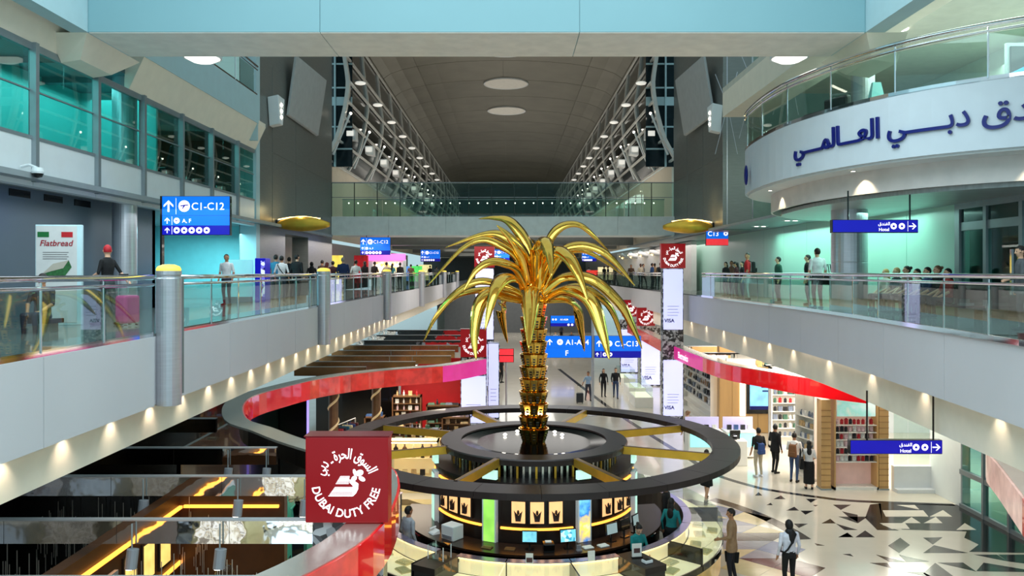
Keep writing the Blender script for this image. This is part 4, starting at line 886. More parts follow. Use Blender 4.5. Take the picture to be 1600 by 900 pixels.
for k, ad in enumerate((-73.5, -24.5, 24.5, 73.5)):
    a = R(ad); s, c = math.sin(a), -math.cos(a)
    pb = G().obox((s * (CR + .06), c * (CR + .06), 1.65), (.36, .12, 1.3), a).build('poster_box', white, core)
    m = [mat('panel_mint', (190, 240, 220), emit=.9), mat('panel_green', (150, 220, 90), emit=1.0, var=.3, scale=2), cells('panel_blue', [(120, 200, 240), (40, 120, 200), (250, 214, 90), (180, 230, 240)], 2.2, 1.1, kind='noise'), mat('panel_mint', ())][k]
    G().obox((s * (CR + .125), c * (CR + .125), 1.65), (.28, .012, 1.18), a).build('poster', m, pb)
    G().obox((s * (CR + .06), c * (CR + .06), 2.62), (.36, .1, .2), a).build('upper_light', mat('panel_mint', ()), core)
# sales desk round the core
desk = thing('sales_desk', 'curved black sales desk around the kiosk core', 'desk', (kx, ky, 0))
for k in range(8):
    a0 = R(-100 + 25 * k); g = G().arcbox((0, 0), 2.75, 3.3, a0 + R(.2), a0 + R(24.8), .05, 1.0, 6).build('cupboard', black, desk)
    G().arcbox((0, 0), 3.3, 3.33, a0 + R(9), a0 + R(15), .88, .91, 3).build('handle', chrome, g)
    G().arcbox((0, 0), 2.66, 3.38, a0, a0 + R(25), 1.0, 1.05, 6).build('desk_top', mat('desk_walnut', (48, 32, 24), .25, var=.2), desk)
def at_desk(ad, r, z): a = R(ad); return (kx + r * math.sin(a), ky - r * math.cos(a), z)
def monitor(ad, label, m, r=3.0, w=.36, h=.27):
    t = thing('till_monitor', label, 'monitor', at_desk(ad, r, 1.05), R(ad))
    G().box(-.1, .1, -.07, .07, 0, .02).build('foot', black, t); G().tube([(0, .02, .02), (0, .03, .18)], .025, 6).build('neck', black, t)
    G().obox((0, 0, .3), (w, .035, h), 0, 0, -.12).build('housing', black, t, bev=.008); G().obox((0, -.022, .3), (w - .04, .006, h - .04), 0, 0, -.12).build('screen', m, t)
scr = mat('screen_pale_blue', (120, 200, 220), emit=.9, var=.3, scale=12); scr2 = cells('screen_map', [(120, 210, 230), (200, 240, 245), (60, 160, 190)], 14, .9); scr3 = mat('screen_grey', (170, 190, 190), emit=.4)
monitor(-3.5, 'till monitor with pale blue screen at the front of the black desk', scr); monitor(13.5, 'till monitor with speckled turquoise screen right of the front', scr2, 3.0, .4, .3)
monitor(36, 'grey till monitor on the right part of the black desk', scr3); monitor(54, 'small grey tablet monitor at the right end of the desk', scr3, 3.0, .3, .26); monitor(45, 'dark turned till monitor between the grey ones', black)
t = thing('receipt_printer', 'black receipt printer on the front of the sales desk', 'printer', at_desk(4.5, 3.1, 1.05), R(4)); G().box(-.13, .13, -.14, .12, 0, .2).build('body', black, t, bev=.02); G().box(-.07, .07, -.02, .1, .2, .215).build('paper_slot', mat('paper', (236, 236, 230), .6), t)
t = thing('desk_printer', 'white boxy printer on the left part of the sales desk', 'printer', at_desk(-42, 3.0, 1.05), R(-40)); G().box(-.2, .2, -.18, .18, 0, .34).build('body', white, t, bev=.02); G().box(-.15, .15, -.2, -.18, .05, .12).build('tray', mat('spot_grey', ()), t)
t = thing('desk_telephone', 'white telephone with cord left of the desk printer', 'telephone', at_desk(-53, 3.1, 1.05), R(-55)); G().hexa([(-.12, -.1, 0), (.12, -.1, 0), (.12, .1, 0), (-.12, .1, 0), (-.11, -.08, .03), (.11, -.08, .03), (.11, .09, .09), (-.11, .09, .09)]).build('body', white, t); G().tube([(-.07, -.08, .1), (-.07, 0, .12), (-.07, .09, .13)], .022, 6).build('handset', white, t)
for k, (ad, r) in enumerate(((-12, 3.05), (22, 3.1), (29, 3.15), (-22, 3.1))):
    tag(G().obox((0, 0, .012), (.24, .17, .02)).obox((0, .03, .026), (.2, .1, .01)).build('desk_pad', mat('paper', ()) if k in (1, 2) else mat('desk_tray_brown', (110, 80, 50), .4), loc=at_desk(ad, r, 1.05), rz=R(ad)), ['brown tray left of the front monitor', 'white paper pad right of the blue poster', 'second paper pad towards the grey monitor', 'brown tray below the green poster'][k] + ' on the sales desk', 'tray')
tag(G().box(-.06, .06, -.04, .04, 0, .03).box(-.05, .05, .0, .03, .03, .13).build('card_terminal', mat('spot_grey', ()), loc=at_desk(17, 3.22, 1.05), rz=R(17)), 'small grey card terminal beside the speckled screen', 'card terminal')
# ring of glass display counters
deck_glow_paint = mat('counter_deck_glow', (255, 238, 200), .4, emit=.5, var=.04)  # case lighting is put into the cream of deck and lining as glow
goldfront = mat('counter_gold_front', (232, 196, 120), .3, .3, var=.12, emit=.12)
NS = 18
q = random.Random(9)
ordw = ['first', 'second', 'third', 'fourth', 'fifth', 'sixth', 'seventh', 'eighth', 'ninth', 'tenth', 'eleventh', 'twelfth', 'thirteenth', 'fourteenth', 'fifteenth', 'sixteenth']
for i in range(15):
    a0 = R(-150 + 20 * i) ; a1 = a0 + R(19.6)
    if i < 2: continue
    deg = -150 + 20 * i
    if deg in (-30, 30): a0 += R(3.7)            # leave room for the black posts
    if deg + 20 in (-30, 30): a1 -= R(3.7)
    t = thing('display_counter', ordw[i - 2] + ' curved glass jewellery counter of the kiosk ring, counting anticlockwise from the back left', 'counter', (kx, ky, 0), 0, 'kiosk display counters')
    G().arcbox((0, 0), 4.1, 4.82, a0, a1, .04, .6, 5).build('gold_base', goldfront, t); G().arcbox((0, 0), 4.0, 4.9, a0, a1, .6, .74, 5).build('dark_band', black, t)
    G().arcbox((0, 0), 4.05, 4.86, a0, a1, .74, .76, 5).build('deck', deck_glow_paint, t); G().arcbox((0, 0), 3.94, 4.0, a0, a1, 0, 1.1, 5).build('inner_panel', dark, t); G().arcbox((0, 0), 4.0, 4.02, a0, a1, .76, 1.1, 5).build('case_lining', deck_glow_paint, t)
    G().arcbox((0, 0), 3.9, 4.1, a0, a1, 1.135, 1.15, 5).build('inner_rail', mat('lilac_steel', (190, 180, 210), .2, .8), t)
    G().arcbox((0, 0), 4.86, 4.875, a0, a1, .76, 1.12, 5).build('front_glass', gcase, t); G().arcbox((0, 0), 4.0, 4.88, a0, a1, 1.12, 1.135, 5).build('top_glass', gcase, t)
    G().arcbox((0, 0), 4.03, 4.06, a0 + R(.3), a1 - R(.3), 1.085, 1.11, 5).build('led_strip', mat('counter_led', (255, 226, 160), emit=2.6, var=0), t)
    if i % 2: G().arcbox((0, 0), 4.0, 4.9, a1 - R(.2), a1 + R(.2), .74, 1.13, 1).build('divider', black, t)
    for j, (dr_, da) in enumerate(((4.3, 5), (4.3, 14.5), (4.62, 9.5))):
        a = R(deg + da)
        if min(abs(math.degrees(a) - 30), abs(math.degrees(a) + 30)) < 6.5: continue
        g = G().box(-.18, .18, -.13, .13, 0, .03).box(-.16, .16, -.11, .11, .03, .05)
        for kx_ in (-.08, 0, .08): g.tube([(kx_, -.07, .055), (kx_, .07, .055)], .012, 5)
        tag(g.build('jewellery_tray', ivory if j != 1 else mat('tray_cream', (240, 226, 190), .5), loc=(kx + dr_ * math.sin(a), ky - dr_ * math.cos(a), .762), rz=a + q.uniform(-.3, .3)), 'cream jewellery tray inside the glass counters of the kiosk ring', 'tray', 'jewellery trays in the kiosk counters')
def on_counter(ad, r=4.4, z=1.137): a = R(ad); return (kx + r * math.sin(a), ky - r * math.cos(a), z)
t = thing('acrylic_box', 'open acrylic box on the black post at the left of the counters', 'display box', (kx + 4.35 * math.sin(R(-30)), ky - 4.35 * math.cos(R(-30)), 1.14), R(-30))
for p in ((-.2, -.15), (.2, -.15), (.2, .15), (-.2, .15)): G().tube([(p[0], p[1], 0), (p[0], p[1], .3)], .012, 5).build('edge', white, t)
G().box(-.2, .2, -.15, .15, .3, .31).build('lid', gclear, t); G().box(-.2, .2, -.15, .15, 0, .03).build('tray', gclear, t)
for k, ad in enumerate((-30, 30)):
    a = R(ad); t = thing('counter_post', 'black square post between the counters on the %s' % ('left', 'right')[k], 'post', (kx + 4.45 * math.sin(a), ky - 4.45 * math.cos(a), 0), a)
    G().box(-.27, .27, -.47, .5, 0, 1.0).build('body', black, t); G().box(-.29, .29, -.49, .52, 1.0, 1.136).build('cap', dark, t)
t = thing('counter_sign', 'small white card holder standing on the right counter post', 'card', (kx + 4.3 * math.sin(R(30)), ky - 4.3 * math.cos(R(30)), 1.14), R(10)); G().box(-.11, .11, -.01, .01, .0, .3).build('card', mat('paper', ()), t); G().box(-.07, .07, -.015, -.01, .1, .2).build('print', mat('card_print', (90, 60, 60), .5), t); G().box(-.12, .12, -.05, .05, 0, .02).build('foot', black, t)
t = thing('card_reader', 'black and white card reader on the right counter post', 'card reader', (kx + 4.65 * math.sin(R(30)), ky - 4.65 * math.cos(R(30)), 1.14), R(30)); G().box(-.1, .1, -.08, .08, 0, .06).build('body', white, t, bev=.01); G().box(-.07, .07, -.05, .05, .06, .07).build('keypad', black, t)
for k, ad in enumerate((-3, 16)):
    t = thing('price_card', ['framed card', 'plain white card'][k] + ' standing on the front counter', 'card', on_counter(ad, 4.1), R(ad)); G().box(-.08, .08, -.01, .01, 0, .22).build('card', mat('paper', ()), t); G().box(-.065, .065, -.02, -.01, .03, .13).build('print', mat('card_print', ()) if k == 0 else mat('paper', ()), t)
# ---------------------------------------------------------------- golden palm
palm = thing('golden_palm', 'tall golden metal palm tree rising from the centre of the ring canopy', 'sculpture', (kx, ky, 2.88))
stm = None
H0 = .33
for k in range(11):
    z = k * H0; rb = .3 - .004 * k
    tr = G().lathe([(rb - .03, z), (rb + .0, z + .04), (rb + .05, z + H0 - .03), (rb - .03, z + H0)], 12).build('trunk_tier', gold, palm)
    if stm is None:
        g = G().hexa([(-.06, -.30, 0), (.06, -.30, 0), (.06, -.275, 0), (-.06, -.275, 0), (-.1, -.40, H0 + .03), (.1, -.40, H0 + .03), (.1, -.375, H0 + .03), (-.1, -.375, H0 + .03)], 0)
        for zz in (.08, .15, .22): y = -.302 - .1 * zz / H0 * 1.0; g.box(-.035, .035, y - .012, y + .01, zz, zz + .035, 1)
        stm = g.build('stave', [gold, black], tr)
        first = True
    for i in range(12):
        o = stm if (k == 0 and i == 0) else stm.copy()
        if o is not stm: COL.objects.link(o)
        o.parent = tr; o.location = (0, 0, z); o.rotation_euler = (0, 0, R(i * 30 + 15 * (k % 2))); s = 1 - .012 * k; o.scale = (s, s, 1)
lf = [ # (points px, depth at tip relative to the trunk, width, start depth)
 ([(826, 440), (824, 384), (798, 345), (772, 339), (748, 342)], .9, .34), ([(823, 440), (818, 394), (788, 367), (755, 365), (696, 387)], .3, .36), ([(826, 445), (818, 400), (800, 372), (776, 352)], -.3, .4),
 ([(822, 445), (808, 401), (780, 380), (752, 373), (718, 391), (668, 447)], .2, .3), ([(824, 455), (808, 420), (786, 408), (764, 408), (743, 423), (724, 455)], -.7, .34),
 ([(822, 460), (806, 434), (788, 432), (772, 455), (758, 516)], -1.5, .5), ([(822, 470), (793, 462), (768, 455), (749, 475), (741, 524), (744, 562)], -1.1, .44),
 ([(822, 462), (790, 446), (748, 438), (711, 458), (680, 496), (662, 534)], .1, .26), ([(822, 466), (780, 452), (730, 455), (700, 472), (674, 508)], .7, .24),
 ([(832, 465), (831, 448), (829, 462), (828, 500), (826, 545)], -1.7, .5), ([(838, 455), (842, 415), (838, 376)], -.2, .55), ([(830, 450), (830, 420), (822, 388)], .3, .5), ([(842, 450), (850, 420), (846, 392)], .2, .5),
 ([(838, 445), (838, 385), (850, 372), (858, 392), (862, 432)], -1.4, .4), ([(842, 440), (856, 380), (876, 353), (905, 350), (932, 372), (952, 394)], .4, .28),
 ([(842, 445), (862, 392), (884, 396), (904, 428), (918, 470)], -1.2, .42), ([(844, 445), (874, 395), (905, 381), (941, 391), (968, 416), (992, 447)], -.2, .32), ([(846, 455), (878, 400), (910, 390), (945, 408), (975, 432)], .5, .22),
 ([(846, 460), (880, 432), (925, 434), (967, 470), (988, 508), (1003, 545)], -.3, .38), ([(848, 470), (885, 450), (922, 466), (942, 520), (952, 562)], -1.3, .46), ([(848, 462), (900, 446), (938, 462), (961, 494), (974, 545)], .5, .3),
 ([(848, 470), (885, 466), (902, 480), (909, 515), (913, 549)], .9, .36), ([(822, 470), (795, 462), (784, 478), (787, 506), (793, 536)], .9, .36), ([(846, 466), (880, 455), (912, 466), (938, 500)], 1.2, .34), ([(824, 466), (800, 452), (775, 462), (762, 492)], 1.2, .34),
]
for pts, dep, wd in lf:
    n = len(pts)
    ctl = [Vector(P(u, v, ky + dep * (i / (n - 1)) ** 1.0 * 1.5)) - Vector((kx, ky, 2.88)) for i, (u, v) in enumerate(pts)]
    p = [Vector(c) for c in cr([tuple(c) for c in ctl], 7)]
    m = len(p) - 1; vs = []
    for i, c in enumerate(p):
        tt = i / m; T = (p[min(m, i + 1)] - p[max(0, i - 1)]).normalized()
        N = Vector((0, -.72, .7)); S = T.cross(N)
        if S.length < .2: S = T.cross(Vector((.6, -.4, .7)))
        S.normalize(); N2 = S.cross(T).normalized()
        w = wd * .5 * (.45 + .55 * min(1, tt / .35)) * (1 - max(0, (tt - .35) / .65) ** 1.6) + .004
        vs += [c + S * w - N2 * w * .35, c + S * w * .5 - N2 * w * .05, c + N2 * w * .12, c - S * w * .5 - N2 * w * .05, c - S * w - N2 * w * .35]
    fs = [(5 * i + j, 5 * i + j + 1, 5 * i + j + 6, 5 * i + j + 5) for i in range(m) for j in range(4)]
    o = G().add(vs, fs).build('frond', gold, palm, smooth=True); s = o.modifiers.new('thick', 'SOLIDIFY'); s.thickness = .012
G().ball((0, 0, 3.7), (.3, .3, .28), 14, 8).build('crown_heart', gold, palm, smooth=True)

# ================================================================ SIGNS
circ_w = {}
def duty_sign(t, w, h, y=-.012):
    """round lettering and emblem on the front of a red light box (local x right, z up, centred)"""
    k = w / 483.0; C = (-.005 * w, -.03 * h); g = G()
    f = lambda x, z: (C[0] + x * k, y, C[1] + z * k)
    def arcword(txt, r, a_mid, span, top, size):
        vs, fs = tmesh(txt, .014); x0, x1 = min(v[0] for v in vs), max(v[0] for v in vs); L = span * r; sc = L / (x1 - x0)
        out = []
        for x, yy in vs:
            xx = (x - (x0 + x1) / 2) * sc; a = a_mid - xx / r if top else a_mid + xx / r; rr = r + yy * size if top else r - yy * size
            out.append(f(rr * math.cos(a), rr * math.sin(a)))
        g.add(out, fs)
    arcword('DUBAI DUTY FREE', 202, R(269), R(162), False, 68)
    arcword(arabic('السوق الحرة ـ دبي'), 142, R(92), R(140), True, 84)
    for i in range(7):      # slanted striped D
        z0 = -78 + i * 8.2; g.add([f(-105 + i * 6, z0), f(38 + i * 3.5, z0), f(40 + i * 3.5, z0 + 5), f(-101 + i * 6, z0 + 5)], [(0, 1, 2, 3)])
    for i in range(6):
        z0 = -6 + i * 8.2; g.add([f(-62 + i * 5, z0), f(15 + i * 1, z0), f(16 + i, z0 + 5), f(-58 + i * 5, z0 + 5)], [(0, 1, 2, 3)])
    g.add([f(a, b) for a, b in ((40, -78), (58, -60), (70, -35), (72, -5), (52, 10), (20, 20), (20, 2), (40, -18), (36, -28))], [tuple(range(9))])
    for cx, cz, rx, rz, an in ((46, 26, 19, 14, 40), (78, 58, 24, 18, 25), (92, 24, 21, 13, -30), (50, 62, 10, 20, 15)):
        n = 14; a = R(an); pl = []
        for i in range(n):
            q_ = 2 * pi * i / n; xx, zz = rx * math.cos(q_), rz * math.sin(q_); pl.append(f(cx + xx * math.cos(a) - zz * math.sin(a), cz + xx * math.sin(a) + zz * math.cos(a)))
        g.add(pl, [tuple(range(n))])
    g.build('lettering', lit, t)
def red_box(loc, w, h, label, d=.35, rz=0):
    t = thing('duty_free_sign', label, 'sign', loc, rz)
    G().box(-w / 2, w / 2, 0, d, -h / 2, h / 2).build('light_box', redbox, t, bev=.015); G().box(-w / 2 - .02, w / 2 + .02, -.005, d + .02, h / 2, h / 2 + .02).build('top_cap', mat('dark_red_metal', (120, 10, 20), .3, .3), t)
    duty_sign(t, w, h); return t
pattern = cells('pillar_pattern', [(70, 70, 74), (200, 200, 206), (40, 40, 44), (160, 160, 166)], 9, 0, .2)
def pillar(x, y, label, w, z1, boxes, zb=0, d=.45, wm=None):
    t = thing('light_pillar', label, 'pillar', (x, y, 0))
    G().box(-w / 2 - .04, w / 2 + .04, 0, d, zb, z1).build('shaft', pattern, t)
    for (a, b) in boxes:
        lb = G().box(-w / 2, w / 2, -.05, 0, a, b).build('light_panel', wm or lilac, t)
        G().text('VISA', .26 * w, lambda p, q_: (p - .2 * w, -.056, a + (b - a) * .12 + q_), 0, .03).build('brand_lettering', mat('deep_blue_print', (26, 30, 110), .4), lb)
        for i in range(4): G().box(-w * .3, w * (.3 - .06 * (i % 2)), -.054, -.05, a + (b - a) * (.38 - .05 * i), a + (b - a) * (.38 - .05 * i) + .025).build('fine_print', mat('grey_print', (150, 150, 190), .4, emit=.3), lb)
    return t
pillar(-2.37, 11.5, 'patterned pillar carrying the nearest red duty free sign', .95, 3.74, [], 0, .4)
red_box((-2.37, 11.42, 4.38), 1.2, 1.24, 'nearest big red square duty free sign at the lower left centre')
pillar(8.05, 38.9, 'tall lit pillar under the red sign at the right balcony', .95, 7.58, [(4.56, 7.54), (.3, 3.05)]); red_box((8.05, 38.8, 8.19), 1.2, 1.2, 'red duty free sign on top of the tall right pillar')
pillar(9.1, 51, 'lit lilac pillar beneath the red sign on the right of the far aisle', 1.2, 3.9, [(.1, 3.05)]); red_box((8.78, 50.8, 4.5), 1.15, 1.15, 'red duty free sign over the far right canopy band, nearer of two')
pillar(8.7, 57.5, 'farther lilac pillar beside the right canopy band', 1.2, 3.9, [(.1, 3.2)]); red_box((8.8, 57.3, 4.75), 1.2, 1.2, 'red duty free sign over the far right canopy band, farther of two')
pillar(-1.6, 49.1, 'tall lit pillar behind the palm on the left', 1.1, 7.66, [(3.2, 7.6), (.3, 2.9)]); red_box((-1.6, 49, 8.33), 1.25, 1.3, 'red duty free sign on the tall pillar behind the palm fronds')
pillar(-1.72, 37.1, 'lit lilac pillar left of the palm trunk above the gift store', 1.15, 3.4, [(.3, 2.5)]); red_box((-1.72, 37, 4.05), 1.22, 1.3, 'red duty free sign partly covered by a left palm frond')
pillar(-.82, 39.0, 'narrow lilac pillar just left of the palm trunk', .5, 3.9, [(.2, 3.85)])
def arrow_up(g, cx, cz, s, y):
    for dx in (-1, 1): g.add([(cx, y, cz + s * .5), (cx + dx * s * .42, y, cz + s * .08), (cx + dx * s * .42, y, cz - s * .1), (cx, y, cz + s * .3)], [(0, 1, 2, 3) if dx < 0 else (3, 2, 1, 0)])
    g.add([(cx - s * .08, y, cz - s * .5), (cx + s * .08, y, cz - s * .5), (cx + s * .08, y, cz + s * .4), (cx - s * .08, y, cz + s * .4)], [(0, 1, 2, 3)])
def arrow_right(g, cx, cz, s, y):
    for dz in (-1, 1): g.add([(cx + s * .5, y, cz), (cx + s * .08, y, cz + dz * s * .42), (cx - s * .1, y, cz + dz * s * .42), (cx + s * .3, y, cz)], [(0, 1, 2, 3)])
    g.add([(cx - s * .5, y, cz - s * .08), (cx + s * .4, y, cz - s * .08), (cx + s * .4, y, cz + s * .08), (cx - s * .5, y, cz + s * .08)], [(0, 1, 2, 3)])
def disc(g, cx, cz, r, y, n=16): g.add([(cx + r * math.cos(2 * pi * i / n), y, cz + r * math.sin(2 * pi * i / n)) for i in range(n)], [tuple(range(n))])
def airport_sign(label, loc, w, h, rows, post=None, d=.14, hang=None):
    """rows from the top: (share of height, material, list of items); items: ('up',x) ('plane',x) ('disc',x) ('text',x,string,size) ('bar',x)"""
    t = thing('direction_sign', label, 'sign', loc)
    G().box(-w / 2, w / 2, 0, d, -h / 2, h / 2).build('housing', black, t, bev=.01)
    z = h / 2 - .012; Y = -.014
    for sh, m, items in rows:
        rh = (h - .024) * sh; G().box(-w / 2 + .012, w / 2 - .012, -.01, 0, z - rh + .006, z).build('lit_field', m, t); c = z - rh / 2
        for it in items:
            x = -w / 2 + it[1] * w; wl_, dk = G(), G()
            if it[0] == 'up': arrow_up(wl_, x, c, rh * .6 if len(it) < 3 else it[2], Y)
            elif it[0] == 'right': arrow_right(wl_, x, c, rh * .6, Y)
            elif it[0] == 'bar': wl_.add([(x - .004, Y, c - rh * .42), (x + .004, Y, c - rh * .42), (x + .004, Y, c + rh * .42), (x - .004, Y, c + rh * .42)], [(0, 1, 2, 3)])
            elif it[0] == 'text': wl_.text(it[2], it[3], lambda a, b: (x + a, Y, c - it[3] * (.36 if len(it) < 5 else it[4]) + b), 0, .004, 'l')
            elif it[0] in ('disc', 'plane'):
                r = it[2] if len(it) > 2 else rh * .3; disc(wl_, x, c, r, Y)
                if it[0] == 'plane': dk.add([(x - r * .7, Y - .003, c + r * .12), (x + r * .7, Y - .003, c + r * .3), (x + r * .7, Y - .003, c + r * .12), (x - r * .6, Y - .003, c - r * .08)], [(0, 1, 2, 3)]).add([(x - r * .1, Y - .003, c + r * .12), (x + r * .25, Y - .003, c + r * .14), (x - r * .25, Y - .003, c - r * .5), (x - r * .4, Y - .003, c - r * .5)], [(0, 1, 2, 3)])
                else: dk.add([(x - r * .4, Y - .003, c - r * .35), (x + r * .4, Y - .003, c - r * .35), (x + r * .4, Y - .003, c + r * .1), (x, Y - .003, c + r * .45), (x - r * .4, Y - .003, c + r * .1)], [(0, 1, 2, 3, 4)])
            wl_.build({'up': 'arrow', 'right': 'arrow', 'bar': 'divider', 'text': 'lettering'}.get(it[0], 'pictogram'), lit, t)
            if dk.v: dk.build('pictogram_print', navybox, t)
        z -= rh
    if post is not None: G().box(-w / 2 - .05, -w / 2, 0, d, -(loc[2] - post), h / 2).build('post', black, t)
    if hang is not None:
        for x in (-w * .3, w * .42): G().tube([(x, d / 2, h / 2), (x, d / 2, hang - loc[2])], .02, 6).build('hanger', black, t)
    return t
rowsC = lambda: [(.5, bluebox, [('up', .1), ('bar', .21), ('plane', .33), ('text', .44, 'C1-C12', .26)]), (.26, bluebox, [('up', .08), ('bar', .15), ('plane', .22, .075), ('text', .3, 'A, F', .14)]), (.24, navybox, [('up', .08), ('bar', .15), ('disc', .22, .08), ('disc', .33, .08), ('disc', .44, .08), ('disc', .55, .08), ('disc', .66, .08)])]
airport_sign('big blue gate sign on a post above the nearest left column', (-7.98, 20, 8.83), 1.73, 1.0, rowsC(), post=UF)
airport_sign('blue gate sign hanging beyond the left metal pier', (-7.48, 44, 8.83) if False else (-7.6, 44.4, 8.86), 1.7, 1.0, rowsC(), post=None, hang=9.47)
airport_sign('small distant blue gate sign on the left walkway', (-7.05, 69.7, 8.85), 1.75, 1.05, rowsC(), hang=9.45)
airport_sign('small distant blue gate sign right of the palm crown', (7.0, 69.7, 8.85), 1.3, 1.05, rowsC(), hang=9.45)
airport_sign('blue gate sign half hidden behind the palm crown', (-.75, 69.7, 8.9), 1.4, 1.0, rowsC(), hang=9.45)
airport_sign('blue floor sign reading A1-A24 and F right of the palm trunk', (3.0, 40.5, 3.55), 2.4, 1.14, [(.56, bluebox, [('up', .1, .3), ('plane', .32, .15), ('text', .44, 'A1-A24', .38)]), (.44, bluebox, [('text', .44, 'F', .38)])], post=None)
airport_sign('blue floor sign reading C1-C13 with navy strip right of the palm', (5.54, 40.5, 3.55), 2.4, 1.14, [(.7, bluebox, [('up', .1, .32), ('plane', .32, .15), ('text', .44, 'C1-C13', .38)]), (.3, navybox, [('up', .06), ('bar', .14), ('disc', .22, .1), ('disc', .34, .1)])], post=None)
t = thing('sign_post', 'slim steel post between the two blue floor signs', 'post', (4.26, 40.57, 0)); G().tube([(0, 0, 0), (0, 0, 6.0)], .07, 10).build('shaft', steel, t); G().lathe([(0, 0), (.25, 0), (.25, .03), (.07, .06)], 16).build('foot', steel, t)
for s in (-1, 1): G().box(*sorted((s * .06, s * .1)), -.03, .03, 3.2, 3.9).build('bracket', steel, t)
airport_sign('small far blue sign above the ground floor aisle', (4.6, 69, 3.1), 2.1, .95, [(.7, bluebox, [('disc', .1, .08), ('disc', .22, .08), ('text', .4, 'A1-A24', .22)]), (.3, navybox, [('disc', .75, .1), ('disc', .9, .1)])], post=0)
airport_sign('dark blue hotel sign hanging under the hotel drum', (7.98, 17.2, 8.4), 1.88, .29, [(1, navybox, [('text', .53, arabic('الفندق'), .1, -.2), ('text', .54, 'Hotel', .1, 1.05), ('disc', .71, .068), ('disc', .805, .068), ('bar', .875), ('right', .93)])], hang=9.18)
airport_sign('dark blue hotel sign hanging low over the shop floor on the right', (7.85, 16.0, 3.84), 1.88, .29, [(1, navybox, [('text', .53, arabic('الفندق'), .1, -.2), ('text', .54, 'Hotel', .1, 1.05), ('disc', .71, .068), ('disc', .805, .068), ('bar', .875), ('right', .93)])], hang=4.98)
t = airport_sign('small blue C13 sign with red strip beside the right metal pier', (9.45, 36, 9.02) if False else (9.42, 35.8, 9.0), 1.02, .8, [(.62, bluebox, [('text', .08, 'C13', .3), ('disc', .88, .1)]), (.38, mat('lit_red_strip', (235, 50, 60), emit=.9, var=.15, scale=8), [])], hang=9.25)
t = thing('red_screen', 'small red information screen left of the palm trunk', 'screen', (-.2, 41, 3.05)); G().box(-.4, .4, 0, .1, -.36, .36).build('housing', black, t); G().box(-.37, .37, -.01, 0, .02, .34).box(-.37, .37, -.01, 0, -.34, -.02).build('display', mat('lit_red_strip', ()), t); G().tube([(0, .05, -3.05), (0, .05, -.36)], .05, 8).build('post', steel, t)
# flatbread poster stand on the left walkway
t = thing('poster_stand', 'white flatbread poster stand against the slate wall on the left', 'poster stand', (-9.35, 16.3, UF), R(8))
G().box(-.45, .45, 0, .1, .0, 2.08).build('frame', mat('poster_frame', (190, 220, 226), .4), t, bev=.01); G().box(-.43, .36, -.01, 0, .05, 2.05).build('sheet', mat('poster_grey', (204, 206, 204), .5), t)
G().box(-.4, -.18, -.016, -.01, 1.82, 1.93).build('green_block', mat('flag_green', (20, 104, 50), .5), t); G().box(.06, .28, -.016, -.01, 1.82, 1.93).build('red_block', mat('flag_red', (180, 24, 34), .5), t)
G().text('Flatbread', .17, lambda x, y: (x + y * .2 - .04, -.018, 1.64 + y), 0, .015).build('title', mat('title_red', (150, 20, 40), .5), t)
for i in range(4): G().box(-.3, .2 - .03 * (i % 2), -.014, -.01, 1.5 - i * .045, 1.515 - i * .045).build('fine_print', mat('grey_print2', (120, 120, 120), .5), t)
G().add([(-.32, -.016, 1.05), (.1, -.016, 1.2), (.2, -.016, 1.35), (.26, -.016, 1.2), (.14, -.016, 1.03), (-.08, -.016, .94), (-.3, -.016, .95)], [(6, 5, 4, 3, 2, 1, 0)]).build('sandwich_filling', mat('lettuce_green', (40, 96, 50), .6, var=.4, scale=20), t)
G().add([(-.3, -.02, 1.07), (.1, -.02, 1.18), (.2, -.02, 1.34), (-.1, -.02, 1.27)], [(0, 1, 2, 3)]).build('sandwich_bread', mat('bread_grey', (176, 170, 156), .7), t)
# information boards behind the white T-shirt man, security camera
t = thing('information_stand', 'pale turquoise information board behind the left balustrade', 'board', (-9.9, 28.6, UF)); G().box(-.45, .55, 0, .06, .2, 1.55).build('board', mat('pale_teal_lit', (160, 228, 234), emit=.3), t); G().box(-.4, .5, -.1, .16, 0, .2).build('foot', alum, t)
t = thing('vending_machine', 'dark blue lit machine beside the information board', 'machine', (-9.05, 28.4, UF)); G().box(-.16, .22, 0, .6, 0, 1.6).build('cabinet', navybox, t, bev=.02); G().box(.06, .2, -.01, 0, .2, 1.5).build('lit_front', cells('machine_print', [(240, 240, 255), (30, 20, 90), (120, 110, 220)], 8, .5), t)
t = thing('security_camera', 'white dome security camera under the left upper facade', 'camera', (-9.92, 16.0, 9.42)); G().tube([(-.02, 0, .12), (.15, 0, .16), (.3, 0, .1)], .03, 6).build('arm', white, t); G().lathe([(0, .1), (.1, .1), (.12, .02), (.11, -.02)], 16, (.32, 0)).build('housing', white, t); G().lathe([(.11, -.02), (.08, -.09), (0, -.11)], 16, (.32, 0)).build('dome', black, t, smooth=True)
